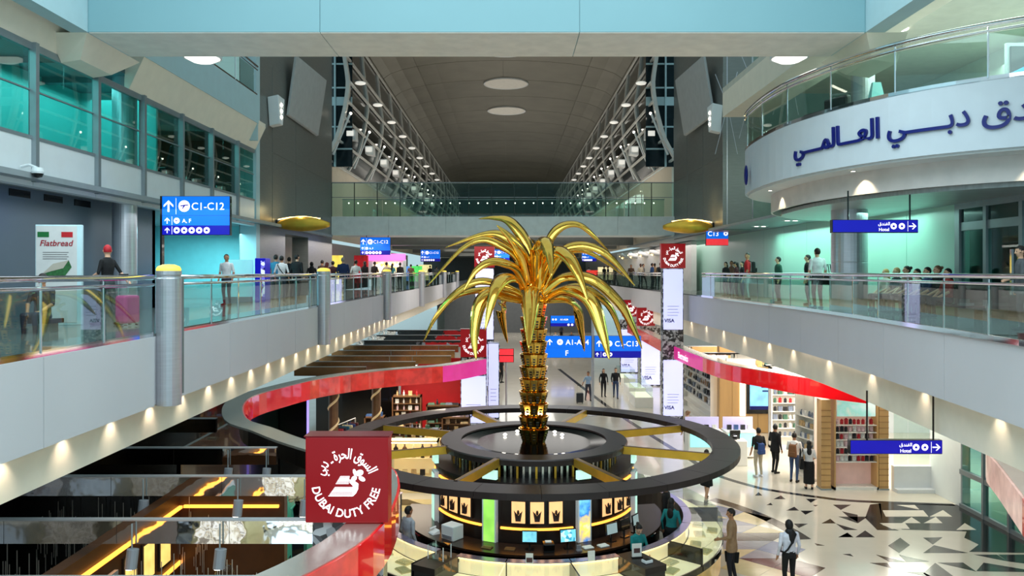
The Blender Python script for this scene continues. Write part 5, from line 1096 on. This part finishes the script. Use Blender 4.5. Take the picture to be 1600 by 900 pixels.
# ---------------------------------------------------------------- shops far along the upper walkways
struct('wall_far_left', G().box(-13.2, -13, 44, 100, UF, 9.5), mat('far_wall', (150, 140, 136), .5)); struct('wall_far_right', G().box(11.3, 11.5, 60, 120, UF, 9.5), mat('far_wall', ()))
struct('wall_far_end', G().box(-13, 13, 118, 118.4, UF, 9.5), mat('far_end', (70, 74, 74), .5)); struct('wall_aisle_end', G().box(-8, 10, 96, 96.4, 0, 5.2), mat('aisle_end', (96, 98, 100), .4))
pk = mat('pink_neon', (255, 90, 190), emit=2.2, var=.05); wm_ = cells('menu_glow', [(255, 236, 190), (250, 200, 120), (255, 250, 230)], 5, 1.2)
t = thing('snack_kiosk', 'snack kiosk with pink neon fascia on the far left walkway', 'kiosk', (-9.6, 61, UF)); G().box(-1.5, 1.3, 0, 2, 0, 2.1).build('body', white, t); G().box(-1.5, 1.5, -.15, 0, 2.0, 2.5).build('neon_fascia', pk, t); G().box(-1.0, 1.0, -.1, 0, .9, 1.85).build('menu_board', wm_, t)
for k, (x, y, w, h, c, lab) in enumerate(((-10.8, 57, 1.0, 2.3, (190, 20, 34), 'red wall panel left of the snack kiosk'), (-11.5, 52, .8, 2.2, (255, 214, 90), 'yellow lit display pillar on the far left walkway'), (-7.9, 66, 1.0, 1.6, (70, 200, 90), 'green lit display on the far left walkway'), (-8.2, 76, 1.2, 1.8, (255, 230, 160), 'warm lit shop front deep in the left walkway'), (-9.2, 70, .9, 1.6, (90, 150, 240), 'blue lit screen deep in the left walkway'), (9.7, 92, 1.5, 1.3, (220, 60, 50), 'red lit shop board far behind the palm'), (9.7, 80, 1.5, 1.6, (250, 220, 170), 'warm lit shop front far behind the palm'))):
    t = thing('lit_display', lab, 'display', (x, y, UF)); G().box(-w / 2, w / 2, 0, .3, .3, h).build('panel', mat('display_%d' % k, c, emit=.9 if k else .2, var=.3, scale=3), t); G().box(-w / 2, w / 2, -.02, .32, 0, .3).build('base', black, t)
wv = mat('wave_white', (222, 220, 216), .4); 
t = thing('wave_ledge', 'white sculpted ledge with warm light strokes on the far right walkway', 'wall feature', (10.6, 52, 7.9))
for i in range(5): G().tube([(-.1 + .05 * i, i * 5 - 1.6, .75), (-.35, i * 5, .95), (-.1, i * 5 + 1.6, 1.2)], [.1, .22, .08], 8).build('wave', wv, t, smooth=True); G().tube([(-.4, i * 5 - .6, .7), (-.45, i * 5 + .9, .95)], .035, 5).build('light_stroke', mat('led_warm', ()), t)
G().box(0, .3, -6, 26, -1.6, 1.3).build('backing', wv, t)
# ================================================================ PEOPLE
import numpy as np
def rotz(p, a): c, s = math.cos(a), math.sin(a); return (p[0] * c - p[1] * s, p[0] * s + p[1] * c, p[2])
def body(name, lf=(-.1, 0), rf=(.1, 0), le=(-.25, -.03, 1.13), lw=(-.25, .07, .88), re=(.25, -.03, 1.13), rw=(.25, .07, .88), yaw=0, pitch=0, coat=False, skirt=None, fem=False, seat=False, wide=1.0):
    """one continuous figure, 1.75 m tall, facing +Y; slots: skin, top, bottom, shoe, forearm, shin, eyes"""
    dz = -.46 if seat else 0.
    pr = []   # (kind, data, slot)
    cap = lambda a, b, r0, r1, s: pr.append(('c', a, b, r0, r1, s))
    ell = lambda c, r, s: pr.append(('e', c, r, s))
    hd = lambda p: rotz((p[0], (p[1]) * math.cos(pitch) - (p[2] - 1.52) * math.sin(-pitch), 1.52 + (p[2] - 1.52) * math.cos(pitch) - p[1] * math.sin(pitch)), yaw)
    H = lambda p: (hd(p)[0], hd(p)[1], hd(p)[2] + dz)
    ell(H((0, .012, 1.63)), (.076, .092, .113), 0); ell(H((0, .035, 1.568)), (.053, .06, .052), 0)
    cap(H((0, .1, 1.638)), H((0, .116, 1.607)), .011, .016, 0)
    for s in (-1, 1): ell(H((s * .078, .004, 1.62)), (.014, .022, .032), 0)
    cap((0, -.005, 1.4 + dz), H((0, .012, 1.57)), .06, .054, 0)
    sh, hp = (.172, .165) if fem else (.195, .155)
    tw = .132 if fem else .155
    rings = [(1.47, .08, .062, 1), (1.43, sh * .82, .09, 1), (1.36, sh * wide, .112, 1), (1.25, (sh - .016) * wide, .122 if not fem else .125, 1), (1.12, tw * wide, .108, 1), (1.02, (tw + .01) * wide, .112, 1)]
    rings += [(.9, .185 * wide, .13, 1), (.76, .195, .135, 1)] if coat else [(.96, hp * wide, .12, 1)]
    pr.append(('l', [(z + dz, a, b, 0, 0) for z, a, b, _ in rings], 1))
    pr.append(('l', [(1.0 + dz, hp, .115, 0, 0), (.92 + dz, hp + .012, .125, 0, 0), (.84 + dz, hp - .01, .115, 0, 0)], 2))
    for s, f in ((-1, lf), (1, rf)):
        hip = (s * .09, 0, .9 + dz); kn = (s * .1 * .5 + f[0] * .5, f[1] * .5 + .03, .49) if not seat else (s * .11, .44, .48)
        an = (f[0], f[1] - (.04 if not seat else 0), .085) if not seat else (s * .11, .42, .085)
        cap(hip, kn, .09, .062, 2); cap(kn, an, .06, .04, 5)
        cap((an[0], an[1] - .04, .042), (an[0] + s * .02, an[1] + .16, .034), .042, .033, 3); cap(an, (an[0], an[1] - .01, .05), .04, .042, 3)
    if skirt:
        z0, rr = skirt; pr.append(('l', [(1.0, hp, .115, 0, 0), (.85, hp + .03, .14, 0, 0), (z0, rr, rr * .85, 0, 0)], 2))
    for s, e, w in ((-1, le, lw), (1, re, rw)):
        e = (e[0], e[1], e[2] + dz); w = (w[0], w[1], w[2] + dz); s0 = (s * (sh - .005), 0, 1.395 + dz)
        cap(s0, e, .056 if not fem else .047, .043 if not fem else .036, 1); cap(e, w, .042 if not fem else .035, .029, 4)
        d = Vector((w[0] - e[0], w[1] - e[1], w[2] - e[2])).normalized(); side = d.cross(Vector((s * 1., .2, .1))).normalized(); nrm = side.cross(d).normalized()
        wv = Vector(w); cap(tuple(wv), tuple(wv + d * .075), .03, .032, 0)
        for k, L in ((-1.5, .06), (-.5, .075), (.5, .072), (1.5, .055)):
            b = wv + d * .085 + side * .017 * k; m_ = b + d * L * .55 - nrm * s * .006; cap(tuple(b), tuple(m_), .0095, .009, 0); cap(tuple(m_), tuple(m_ + d * L * .4 - nrm * s * .02), .009, .008, 0)
        cap(tuple(wv + d * .03 + side * .026), tuple(wv + d * .07 + side * .06), .012, .009, 0)
    g = G()
    for q in pr:
        if q[0] == 'c': 
            a, b = Vector(q[1]), Vector(q[2]); d = (b - a).normalized(); r0, r1 = q[3], q[4]
            g.tube([a - d * r0, a - d * r0 * .6, a, b, b + d * r1 * .6, b + d * r1], [r0 * .12, r0 * .8, r0, r1, r1 * .8, r1 * .12], 10)
        elif q[0] == 'e': g.ball(q[1], q[2], 14, 10)
        else:
            rg = q[1]; n = 18; vs = [(a * math.cos(2 * pi * i / n), b * math.sin(2 * pi * i / n), z) for z, a, b, *_ in rg for i in range(n)]; k = len(rg)
            g.add(vs, [(j * n + i, (j + 1) * n + i, (j + 1) * n + (i + 1) % n, j * n + (i + 1) % n) for j in range(k - 1) for i in range(n)] + [tuple(range(n)), tuple(reversed(range((k - 1) * n, k * n)))])
    tmp = g.build('tmp_body', [mat('plain', (128, 128, 128))]); 
    r = tmp.modifiers.new('r', 'REMESH'); r.mode = 'VOXEL'; r.voxel_size = .0115; s_ = tmp.modifiers.new('s', 'SMOOTH'); s_.factor = .5; s_.iterations = 2
    me = bpy.data.meshes.new_from_object(tmp.evaluated_get(bpy.context.evaluated_depsgraph_get())); bpy.data.objects.remove(tmp)
    n = len(me.polygons); c = np.empty(n * 3, 'f'); me.polygons.foreach_get('center', c); c = c.reshape(n, 3); best = np.full(n, 9.); slot = np.zeros(n, 'i')
    for q in pr:
        if q[0] == 'c':
            a, b = np.array(q[1]), np.array(q[2]); ab = b - a; t = np.clip(((c - a) @ ab) / (ab @ ab), 0, 1); d = np.linalg.norm(c - a - t[:, None] * ab, axis=1) - (q[3] + (q[4] - q[3]) * t)
        elif q[0] == 'e': d = (np.linalg.norm((c - np.array(q[1])) / np.array(q[2]), axis=1) - 1) * min(q[2])
        else:
            rg = sorted(q[1]); zz = [x[0] for x in rg]; ra_ = np.interp(c[:, 2], zz, [x[1] for x in rg]); rb_ = np.interp(c[:, 2], zz, [x[2] for x in rg])
            d = (np.hypot(c[:, 0] / ra_, c[:, 1] / rb_) - 1) * np.minimum(ra_, rb_); d = np.where((c[:, 2] < zz[0] - .01) | (c[:, 2] > zz[-1] + .012), np.abs(d) + .05, d)
        k = d < best; best[k] = d[k]; slot[k] = q[-1]
    for s in (-1, 1):
        e = np.array(H((s * .03, .097, 1.642))); slot[np.linalg.norm(c - e, axis=1) < .0135] = 6
    m_ = np.array(H((0, .1, 1.572))); slot[(np.abs(c - m_) / np.array((.024, .03, .007))).max(axis=1) < 1] = 7
    me.materials.clear()
    for i in range(8): me.materials.append(mat('plain', ()))
    me.polygons.foreach_set('material_index', slot); me.polygons.foreach_set('use_smooth', [True] * n); me.name = name
    return dict(mesh=me, yaw=yaw, pitch=pitch, dz=dz, H=H)
BODY = dict(
    stand=body('figure_standing'), fem=body('figure_standing_slim', fem=True), walk=body('figure_walking', (-.09, .28), (.09, -.3), re=(.25, .1, 1.14), rw=(.22, .25, .93), le=(-.26, -.15, 1.14), lw=(-.26, -.12, .88)),
    walkskirt=body('figure_walking_skirt', (-.08, .26), (.08, -.28), fem=True, skirt=(.52, .22), re=(.22, .08, 1.14), rw=(.2, .22, .95), le=(-.23, -.12, 1.14), lw=(-.23, -.1, .9)),
    phone=body('figure_reading_phone', re=(.25, .03, 1.15), rw=(.07, .28, 1.17), le=(-.25, .02, 1.14), lw=(-.08, .27, 1.13), pitch=.3, yaw=.25),
    coat=body('figure_in_jacket', (-.1, .05), (.1, -.04), coat=True, le=(-.27, .02, 1.14), lw=(-.2, .24, 1.06), re=(.27, -.05, 1.13), rw=(.26, .04, .87), yaw=.35, pitch=.15, wide=1.06),
    skirt=body('figure_in_long_skirt', fem=True, skirt=(.2, .19), re=(.23, -.02, 1.13), rw=(.17, .2, 1.05)),
    pull=body('figure_pulling_case', (-.1, .2), (.1, -.2), fem=True, re=(.24, -.14, 1.14), rw=(.26, -.3, .95), le=(-.24, .02, 1.14), lw=(-.2, .22, 1.05), yaw=-.7),
    lean=body('figure_bending_head', fem=True, re=(.22, .1, 1.14), rw=(.1, .34, 1.1), le=(-.22, .1, 1.14), lw=(-.12, .34, 1.07), pitch=.55),
    broad=body('figure_standing_broad', wide=1.22, yaw=-.3), look=body('figure_turning_head', yaw=1.0), seated=body('figure_seated', seat=True, re=(.24, .08, 1.14), rw=(.12, .3, 1.0), le=(-.24, .08, 1.14), lw=(-.12, .3, 1.0)))
SK = [(214, 166, 136), (176, 124, 92), (120, 80, 58), (226, 184, 158)]
def cloth(c): return mat('cloth_%d_%d_%d' % c, c, .85, var=.12, scale=14)
def skin(i): return mat('skin_%d' % i, SK[i], .55, var=.04, scale=10)
HM = {}
def hair(style, b, key):
    k = (style, key)
    if k in HM: return HM[k]
    g = G(); H = b['H']
    def shell(c, r, cut, nu=18, nv=12):
        q = G().ball((0, 0, 0), r, nu, nv); fs = []
        for f in q.f:
            m_ = sum((Vector(q.v[i]) for i in f), Vector()) / len(f); p = (m_.x + c[0], m_.y + c[1], m_.z + c[2])
            if cut(p): fs.append(f)
        g.add([H((v[0] + c[0], v[1] + c[1], v[2] + c[2])) for v in q.v], fs)
    front = lambda p: not (p[1] > .045 and p[2] < 1.69) and p[2] > 1.56 + max(0, p[1]) * .8
    if style == 'cap':
        shell((0, .0, 1.645), (.086, .103, .112), lambda p: p[2] > 1.635 or (p[1] < 0 and p[2] > 1.58)); g.add([H(p) for p in ((-.07, .085, 1.67), (.07, .085, 1.67), (.05, .19, 1.655), (-.05, .19, 1.655), (-.07, .085, 1.68), (.07, .085, 1.68), (.05, .19, 1.664), (-.05, .19, 1.664))], [(3, 2, 1, 0), (4, 5, 6, 7), (0, 1, 5, 4), (1, 2, 6, 5), (2, 3, 7, 6), (3, 0, 4, 7)])
    elif style == 'scarf':
        shell((0, -.005, 1.625), (.092, .108, .128), lambda p: not (p[1] > .06 and 1.55 < p[2] < 1.69)); g.ball((H((0, -.03, 1.47))), (.11, .09, .09), 14, 8); g.ball((.02, -.09, 1.36 + b['dz']), (.08, .05, .2), 12, 8)
    else:
        shell((0, -.004, 1.642), (.084, .102, .11), front)
        if style == 'long': g.ball(H((0, -.062, 1.52)), (.088, .05, .15), 14, 10); g.ball((0, -.1, 1.36 + b['dz']), (.085, .04, .15), 12, 8)
        if style == 'bun': g.ball(H((0, -.11, 1.69)), (.045, .04, .045), 10, 8)
    me = bpy.data.meshes.new('hair'); me.from_pydata(g.v, [], g.f); me.polygons.foreach_set('use_smooth', [True] * len(g.f)); me.materials.append(mat('plain', ())); HM[k] = me
    return me
def person(pose, loc, face, h, label, top, bot, hairc=(22, 17, 15), style='short', sk=0, shoe=(28, 26, 26), sleeves=False, bare=False, group=None):
    b = BODY[pose]; s = h / 1.75
    o = bpy.data.objects.new('person', b['mesh']); COL.objects.link(o); o.location = loc; o.rotation_euler = (0, 0, R(face)); o.scale = (s, s, s)
    ms = [skin(sk), cloth(top), cloth(bot), cloth(shoe), cloth(top) if sleeves else skin(sk), skin(sk) if bare else cloth(bot), mat('eye_dark', (26, 20, 18), .3), mat('lips_%d' % sk, tuple(int(x * .75) for x in SK[sk]), .5)]
    for i, m in enumerate(ms): o.material_slots[i].link = 'OBJECT'; o.material_slots[i].material = m
    tag(o, label, 'person', group)
    hm = bpy.data.objects.new({'cap': 'cap', 'scarf': 'headscarf'}.get(style, 'hair'), hair(style, b, pose)); COL.objects.link(hm); hm.parent = o
    hm.material_slots[0].link = 'OBJECT'; hm.material_slots[0].material = mat('hair_%d_%d_%d' % hairc, hairc, .6, var=.25, scale=30)
    return o
def bag(kind, loc, face, c, label, s=1.0):
    """backpack, tote or shoulder bag carried by somebody"""
    t = thing({'pack': 'backpack', 'tote': 'tote_bag', 'case': 'suitcase'}[kind], label, {'pack': 'backpack', 'tote': 'bag', 'case': 'suitcase'}[kind], loc, R(face)); t.scale = (s, s, s); m = cloth(c)
    if kind == 'pack':
        G().hexa([(-.15, -.1, 0), (.15, -.1, 0), (.15, .06, 0), (-.15, .06, 0), (-.12, -.07, .44), (.12, -.07, .44), (.12, .06, .44), (-.12, .06, .44)]).build('body', m, t, bev=.04)
        G().box(-.11, .11, -.14, -.09, .04, .2).build('pocket', m, t, bev=.02)
        for sx in (-.09, .09): G().tube([(sx, .06, .42), (sx * 1.4, .16, .47), (sx * 1.5, .27, .36), (sx * 1.4, .22, .1), (sx, .06, .04)], .016, 5).build('strap', m, t)
    elif kind == 'tote':
        G().hexa([(-.07, -.19, 0), (.07, -.19, 0), (.07, .19, 0), (-.07, .19, 0), (-.04, -.22, .32), (.04, -.22, .32), (.04, .22, .32), (-.04, .22, .32)]).build('body', m, t, bev=.02)
        for sx in (-.03, .03): G().tube([(sx, -.12, .31), (sx, -.07, .55), (sx, .07, .55), (sx, .12, .31)], .011, 5).build('handle', m, t)
    else:
        G().box(-.2, .2, -.13, .13, .06, .6).build('shell', mat('case_%d' % c[0], c, .35, var=.08), t, bev=.05)
        for sx in (-.13, .13): G().tube([(sx, .1, .58), (sx, .1, 1.0)], .009, 5).build('handle_bar', chrome, t)
        G().tube([(-.13, .1, 1.0), (.13, .1, 1.0)], .013, 5).build('grip', blk, t)
        for sx in (-.15, .15):
            for sy in (-.08, .08): G().lathe([(0, -.012), (.03, -.012), (.03, .012), (0, .012)], 10, (sx, sy)).build('wheel', blk, t).location = (0, 0, .032)
    return t
def U(u, X): return (X, X * FP / (u - U0), UF)
def Lo(u, v): x, y = Fl(u, v); return (x, y, 0)
BK, WH, NV = (18, 18, 20), (222, 222, 224), (24, 34, 66)
# --- left walkway
person('pull', U(168, -8.3), 75, 1.66, 'woman in red cap and black top pulling a pink suitcase on the left walkway', BK, (60, 70, 72), (176, 26, 38), 'cap', 0)
x, y, z = U(168, -8.3); bag('case', (x + .55, y - .28, UF), 75, (196, 52, 128), 'pink trolley suitcase pulled by the woman in the red cap', 1.05)
person('seated', (-8.55, 14.4, UF - .12), 180, 1.75 * .93, 'dark haired man sitting low in front of the flatbread poster', (60, 62, 70), (40, 44, 60), sk=1)
t = thing('walkway_stool', 'low dark stool under the seated man by the flatbread poster', 'stool', (-8.55, 14.5, UF)); G().box(-.22, .22, -.2, .2, .16, .24).build('seat', blk, t); G().box(-.15, .15, -.14, .14, 0, .16).build('base', dkmetal, t)
person('look', U(354, -9.3), 170, 1.69, 'man in white T-shirt with crossed bag strap facing the left balustrade', WH, (50, 56, 70), sk=1)
for x, y, n in ((-9.16, 25.55, 'strap_near'),): pass
person('stand', U(409, -9.35), 10, 1.62, 'person in pale green shirt seen from behind by the left pier', (170, 206, 150), (52, 56, 70), sk=1)
person('stand', U(431, -9.25), -5, 1.79, 'man in petrol blue shirt with backpack straps near the left pier', (46, 110, 140), (40, 44, 60), sk=1)
person('fem', U(440, -8.3), 5, 1.7, 'person in white T-shirt with black diagonal strap in front of the left pier', WH, (60, 66, 80), sk=1)
q = U(440, -8.3); tag(G().tube([(-.12, -.1, 1.36), (-.02, -.15, 1.2), (.1, -.15, 1.04), (.16, -.1, .95)], .016, 5).tube([(.16, -.1, .95), (.2, .02, .93), (.14, .1, 1.05), (-.05, .16, 1.3), (-.12, .05, 1.42), (-.12, -.1, 1.36)], .016, 5).build('bag_strap', cloth(BK), loc=q), 'black diagonal bag strap across the white T-shirt by the left pier', 'strap')
for u, X, h, pose, top, bot, hc, st, lab in [
    (452, -9.4, 1.74, 'stand', (40, 44, 50), BK, (20, 16, 14), 'short', 'man in charcoal shirt in front of the dark doorway'),
    (464, -8.4, 1.8, 'broad', BK, BK, (14, 12, 12), 'short', 'tall broad man all in black beside the dark doorway'),
    (487, -8.8, 1.56, 'fem', (30, 28, 32), BK, (16, 14, 16), 'scarf', 'woman in black headscarf right of the dark doorway'),
    (503, -9.3, 1.7, 'phone', (86, 66, 60), (50, 50, 56), (24, 18, 16), 'short', 'man in brown shirt looking down behind the second column'),
    (511, -7.5, 1.5, 'fem', (232, 120, 120), (70, 40, 44), (110, 36, 34), 'long', 'woman with auburn hair and coral top behind the second column'),
    (520, -8.3, 1.62, 'stand', (60, 30, 36), BK, (24, 18, 16), 'short', 'person in dark maroon top right of the second column'),
    (536, -7.25, 1.74, 'broad', (30, 46, 86), NV, (150, 140, 130), 'short', 'large grey haired man in navy jacket at the left rail'),
    (556, -7.2, 1.66, 'fem', (216, 222, 222), (170, 40, 50), (30, 22, 20), 'bun', 'woman in white floral top and red skirt at the left rail'),
    (570, -7.5, 1.66, 'look', BK, BK, (18, 14, 14), 'long', 'woman in black with long hair at the left rail'),
    (585, -7.9, 1.72, 'phone', (44, 34, 34), BK, (20, 16, 16), 'short', 'man in dark brown jacket left of the third column'),
    (604, -7.4, 1.7, 'walk', (190, 176, 150), (60, 60, 66), (26, 20, 18), 'short', 'person in beige top walking by the pink kiosk'),
    (613, -7.9, 1.68, 'fem', (50, 120, 130), (40, 40, 50), (26, 20, 18), 'long', 'woman in teal top in front of the pink kiosk'),
    (625, -7.1, 1.72, 'broad', (30, 26, 28), BK, (20, 16, 16), 'short', 'man in black between the third and fourth columns'),
    (642, -7.6, 1.7, 'stand', (120, 90, 70), (50, 50, 56), (26, 20, 18), 'short', 'person in tan shirt near the fourth column'),
    (652, -7.9, 1.72, 'walk', (40, 44, 60), BK, (26, 20, 18), 'short', 'person in slate blue walking near the fourth column'),
    (672, -7.4, 1.72, 'stand', (30, 30, 36), BK, (26, 20, 18), 'short', 'person in black far along the left walkway'),
    (682, -7.8, 1.7, 'walk', (150, 150, 156), (40, 44, 60), (26, 20, 18), 'short', 'person in grey far along the left walkway'),
    # right walkway
    (1134, 9.7, 1.56, 'fem', (34, 28, 30), (50, 60, 80), (18, 14, 14), 'long', 'leftmost woman of the huddle under the C13 sign, in black'),
    (1143, 10.2, 1.62, 'look', (120, 84, 70), (60, 64, 80), (22, 17, 15), 'short', 'man in brown at the back of the huddle under the C13 sign'),
    (1151, 9.4, 1.55, 'lean', (70, 26, 34), (30, 30, 40), (18, 14, 14), 'long', 'woman in dark red leaning in the huddle under the C13 sign'),
    (1160, 9.8, 1.55, 'fem', (30, 26, 30), (60, 80, 110), (18, 14, 14), 'long', 'long haired woman in black at the right of the huddle'),
    (1216, 9.45, 1.64, 'broad', (40, 86, 70), (50, 54, 60), (18, 14, 14), 'short', 'man in green T-shirt standing alone at the right hall'),
    (1262, 9.9, 1.68, 'fem', (26, 24, 26), (40, 40, 46), (18, 14, 14), 'short', 'person in black just behind the white shirt man'),
    (1596, 9.6, 1.6, 'coat', (90, 92, 96), (60, 62, 66), (18, 14, 14), 'long', 'person in grey jacket at the right edge by the hotel doors')]:
    person(pose, U(u, X), random.Random(u).uniform(-40, 40) if u < 1000 else random.Random(u).uniform(60, 120), h, lab, top, bot, hc, st, u % 2, sleeves=pose in ('coat', 'broad') or top == BK)
person('look', U(1168, 9.35), 70, 1.86, 'tall man in red T-shirt with black backpack on the right walkway', (186, 26, 36), (180, 180, 184), sk=1)
q = U(1168, 9.35); bag('pack', (q[0] + .2, q[1] - .08, UF + 1.05), 70, BK, 'black backpack worn by the tall man in the red T-shirt', 1.05)
person('stand', U(1277, 9.15), 10, 1.82, 'man in white shirt with black shoulder strap at the right balustrade', (224, 218, 222), (46, 46, 54), (40, 28, 22), sk=0)
q = U(1277, 9.15); bag('tote', (q[0] + .3, q[1] - .02, UF + .72), 10, BK, 'black shoulder bag of the man in the white shirt at the right rail', 1.1)
SC_ = [(190, 180, 170), (36, 36, 44), (120, 90, 80), (220, 200, 190), (60, 70, 110), (30, 30, 34), (170, 60, 60), (90, 110, 90), (200, 190, 150)]
for k, u in enumerate((1384, 1401, 1417, 1433, 1449, 1465, 1481)):
    person('seated', U(u, 10.6 + .1 * (k % 2)), 90, 1.62 + .05 * ((k * 7) % 3), ['first', 'second', 'third', 'fourth', 'fifth', 'sixth', 'seventh', 'eighth', 'ninth'][k] + ' seated traveller from the left on the bench before the green wall', SC_[k], (50, 54, 66), [(180, 140, 90), (150, 110, 70), (26, 20, 18), (20, 16, 14), (24, 18, 16), (120, 84, 60), (18, 14, 14), (190, 150, 100), (20, 16, 14)][k], ['long', 'short', 'bun'][k % 3], 0, group='seated travellers on the right bench')
t = thing('airport_bench', 'long dark bench under the seated travellers on the right', 'bench', (10.75, 20.7, UF)); G().box(-.2, .3, -2.4, 2.6, .26, .31).build('seat', blk, t); G().box(.3, .36, -2.4, 2.6, .45, .85).build('backrest', blk, t)
for y in (-2, 0, 2.2): G().box(-.1, .25, y - .04, y + .04, 0, .36).build('leg', steel, t)
FAR = [(920, 9.8), (944, 9.4), (950, 9.9), (962, 9.6), (986, 9.6), (1001, 9.3), (1005, 9.7), (1019, 9.5), (1023, 9.8), (1032, 9.4)]
FC = ['white', 'black', 'navy', 'dark green', 'brown', 'cream', 'grey', 'blue', 'tan', 'charcoal']
FCC = [WH, BK, NV, (30, 60, 46), (90, 66, 50), (214, 200, 176), (120, 120, 124), (50, 80, 130), (170, 140, 104), (50, 50, 54)]
for k, (u, X) in enumerate(FAR): person(['walk', 'stand', 'fem'][k % 3], U(u, X), 40 * k, 1.7, 'distant figure in %s top on the far right walkway' % FC[k], FCC[k], (40, 42, 50), sk=k % 3)
# --- ground floor
def both(u, v): return Lo(u, v)
p = (5.28, 18.75, 0)
person('coat', p, 70, 1.78, 'man in tan jacket studying the jewellery counter', (150, 118, 88), (26, 26, 34), sk=1, sleeves=True)
bag('tote', (5.37, 19.05, .38), 70, BK, 'black briefcase held by the man in the tan jacket', .8)
person('stand', (6.45, 18.2, 0), 8, 1.68, 'woman in white blouse with black headscarf and diagonal strap walking away', (214, 214, 226), BK, (14, 13, 16), 'scarf', 1, sleeves=True)
tag(G().tube([(.12, -.09, 1.36), (.02, -.135, 1.2), (-.1, -.14, 1.04), (-.16, -.1, .96), (-.2, .02, .95), (-.14, .1, 1.05), (.05, .13, 1.25), (.13, .05, 1.4), (.12, -.09, 1.36)], .022, 6).build('bag_strap', cloth(BK), loc=(6.45, 18.2, 0), rz=R(8)), 'black diagonal strap across the white blouse of the walking woman', 'strap')
person('walkskirt', Lo(1104, 782), -35, 1.66, 'woman in short black skirt striding behind the bronze ring', (28, 26, 30), BK, (40, 28, 24), 'bun', 0, bare=True)
person('stand', Lo(1185, 745), 15, 1.78, 'man in black printed T-shirt and khaki trousers with small blue backpack', (30, 28, 28), (190, 176, 150), sk=1, shoe=WH)
q = Lo(1185, 745); bag('pack', (q[0] + .04, q[1] - .2, .86), 15, (50, 76, 130), 'small blue backpack on the man in khaki trousers', .9)
person('coat', Lo(1211, 739), -60, 1.8, 'tall man in a black suit among the shoppers', BK, BK, sk=1, sleeves=True)
person('phone', Lo(1241, 753), -35, 1.74, 'man in white shirt and jeans with a brown backpack reading a phone', (230, 228, 224), (60, 80, 116), sk=1)
q = Lo(1241, 753); bag('pack', (q[0] - .12, q[1] - .17, .92), -35, (120, 80, 50), 'brown backpack on the man in jeans', 1.0)
person('skirt', Lo(1264, 764), -15, 1.66, 'long haired woman in white top and long black skirt by the narrow shelf', (226, 222, 220), BK, (16, 13, 13), 'long', 0, bare=True)
q = Lo(1264, 764); bag('tote', (q[0] - .27, q[1] - .05, .72), -15, BK, 'big black tote bag of the woman in the long skirt', 1.2)
person('fem', Lo(1074, 707), 40, 1.72, 'woman in sleeveless black dress behind the right edge of the ring', BK, BK, (150, 110, 80), 'bun', 0)
person('lean', (kx + 3.62 * math.sin(R(40)), ky - 3.62 * math.cos(R(40)), 0), 200, 1.6, 'saleswoman in turquoise jacket bending over the right counter', (20, 128, 128), BK, (22, 17, 16), 'bun', 0, sleeves=True)
person('fem', (kx + 3.62 * math.sin(R(72)), ky - 3.62 * math.cos(R(72)), 0), -30, 1.7, 'saleswoman in turquoise jacket with her back turned inside the counter ring', (20, 118, 120), BK, (18, 15, 15), 'long', 1, sleeves=True)
person('stand', (kx + 3.6 * math.sin(R(95)), ky - 3.6 * math.cos(R(95)), 0), 60, 1.72, 'salesman in black inside the counter ring at the right', BK, BK, sk=2, sleeves=True)
person('stand', (-2.45, 19.0, 0), -50, 1.76, 'man in grey shirt and black trousers behind the nearest red sign', (170, 176, 184), BK, sk=1, sleeves=True)
person('fem', Lo(943, 620), 185, 1.68, 'woman in black walking towards the camera under the C1-C13 sign', BK, (24, 24, 30), (20, 16, 15), 'long', 0, sleeves=True)
person('walk', Lo(962, 622), 175, 1.78, 'man in black jacket and jeans under the C1-C13 sign', (24, 24, 30), (50, 66, 100), sk=0, sleeves=True)
person('pull', Lo(919, 626), 190, 1.68, 'traveller in light blue pulling a case beside the sign post', (150, 176, 206), (60, 60, 70), (24, 18, 16), 'short', 1)
q = Lo(914, 630); bag('case', (q[0] - .3, q[1] - .1, 0), 0, (40, 42, 48), 'dark cabin suitcase beside the sign post', 1.0)
for k, (u, v, c, bt, lab) in enumerate(((868, 547, (190, 190, 196), (40, 40, 50), 'distant person in light grey on the far ground aisle'), (893, 547, BK, BK, 'distant man in black on the far ground aisle'), (877, 533, (60, 60, 70), BK, 'farthest person in slate on the ground aisle'), (783, 598, BK, BK, 'person in black below the red screen'), (1090, 640, (40, 44, 60), BK, 'person in dark blue among the right shelves'))):
    person(['walk', 'stand', 'fem', 'stand', 'stand'][k], Lo(u, v), 170 + 20 * k, 1.74, lab, c, bt, sk=k % 3)
# ---------------------------------------------------------------- displays below the camera's bridge (seen in the mirrored beams)
shp = [cells('display_jewels', [(250, 246, 235), (200, 190, 170), (120, 110, 100), (255, 255, 255)], 16, .9), mat('display_ice', (206, 228, 255), emit=1.6, var=.1), cells('display_skin', [(224, 180, 150), (250, 240, 232), (190, 210, 240), (120, 90, 80)], 2.5, 1.1, kind='noise'), cells('display_pearl', [(240, 230, 190), (200, 190, 150), (255, 250, 230)], 8, 1.0, kind='wave')]
for k in range(14):
    x = -15 + (k % 7) * 1.9; y = .2 + (k // 7) * 2.3
    t = thing('showroom_table', ordw[k] + ' lit showroom table below the camera, reflected in the mirrored beams', 'table', (x, y, 0), R(8 * (k % 3) - 8), 'showroom tables under the bridge')
    h = .8 + .5 * (k % 3); G().box(-.75, .75, -.6, .6, 0, h).build('body', [pale, black, ivory][k % 3], t, bev=.02); G().box(-.7, .7, -.55, .55, h, h + .03).build('lit_top', shp[k % 4], t); G().box(-.65, .65, .61, .62, .15, h - .1).build('lit_front', shp[(k + 1) % 4], t)
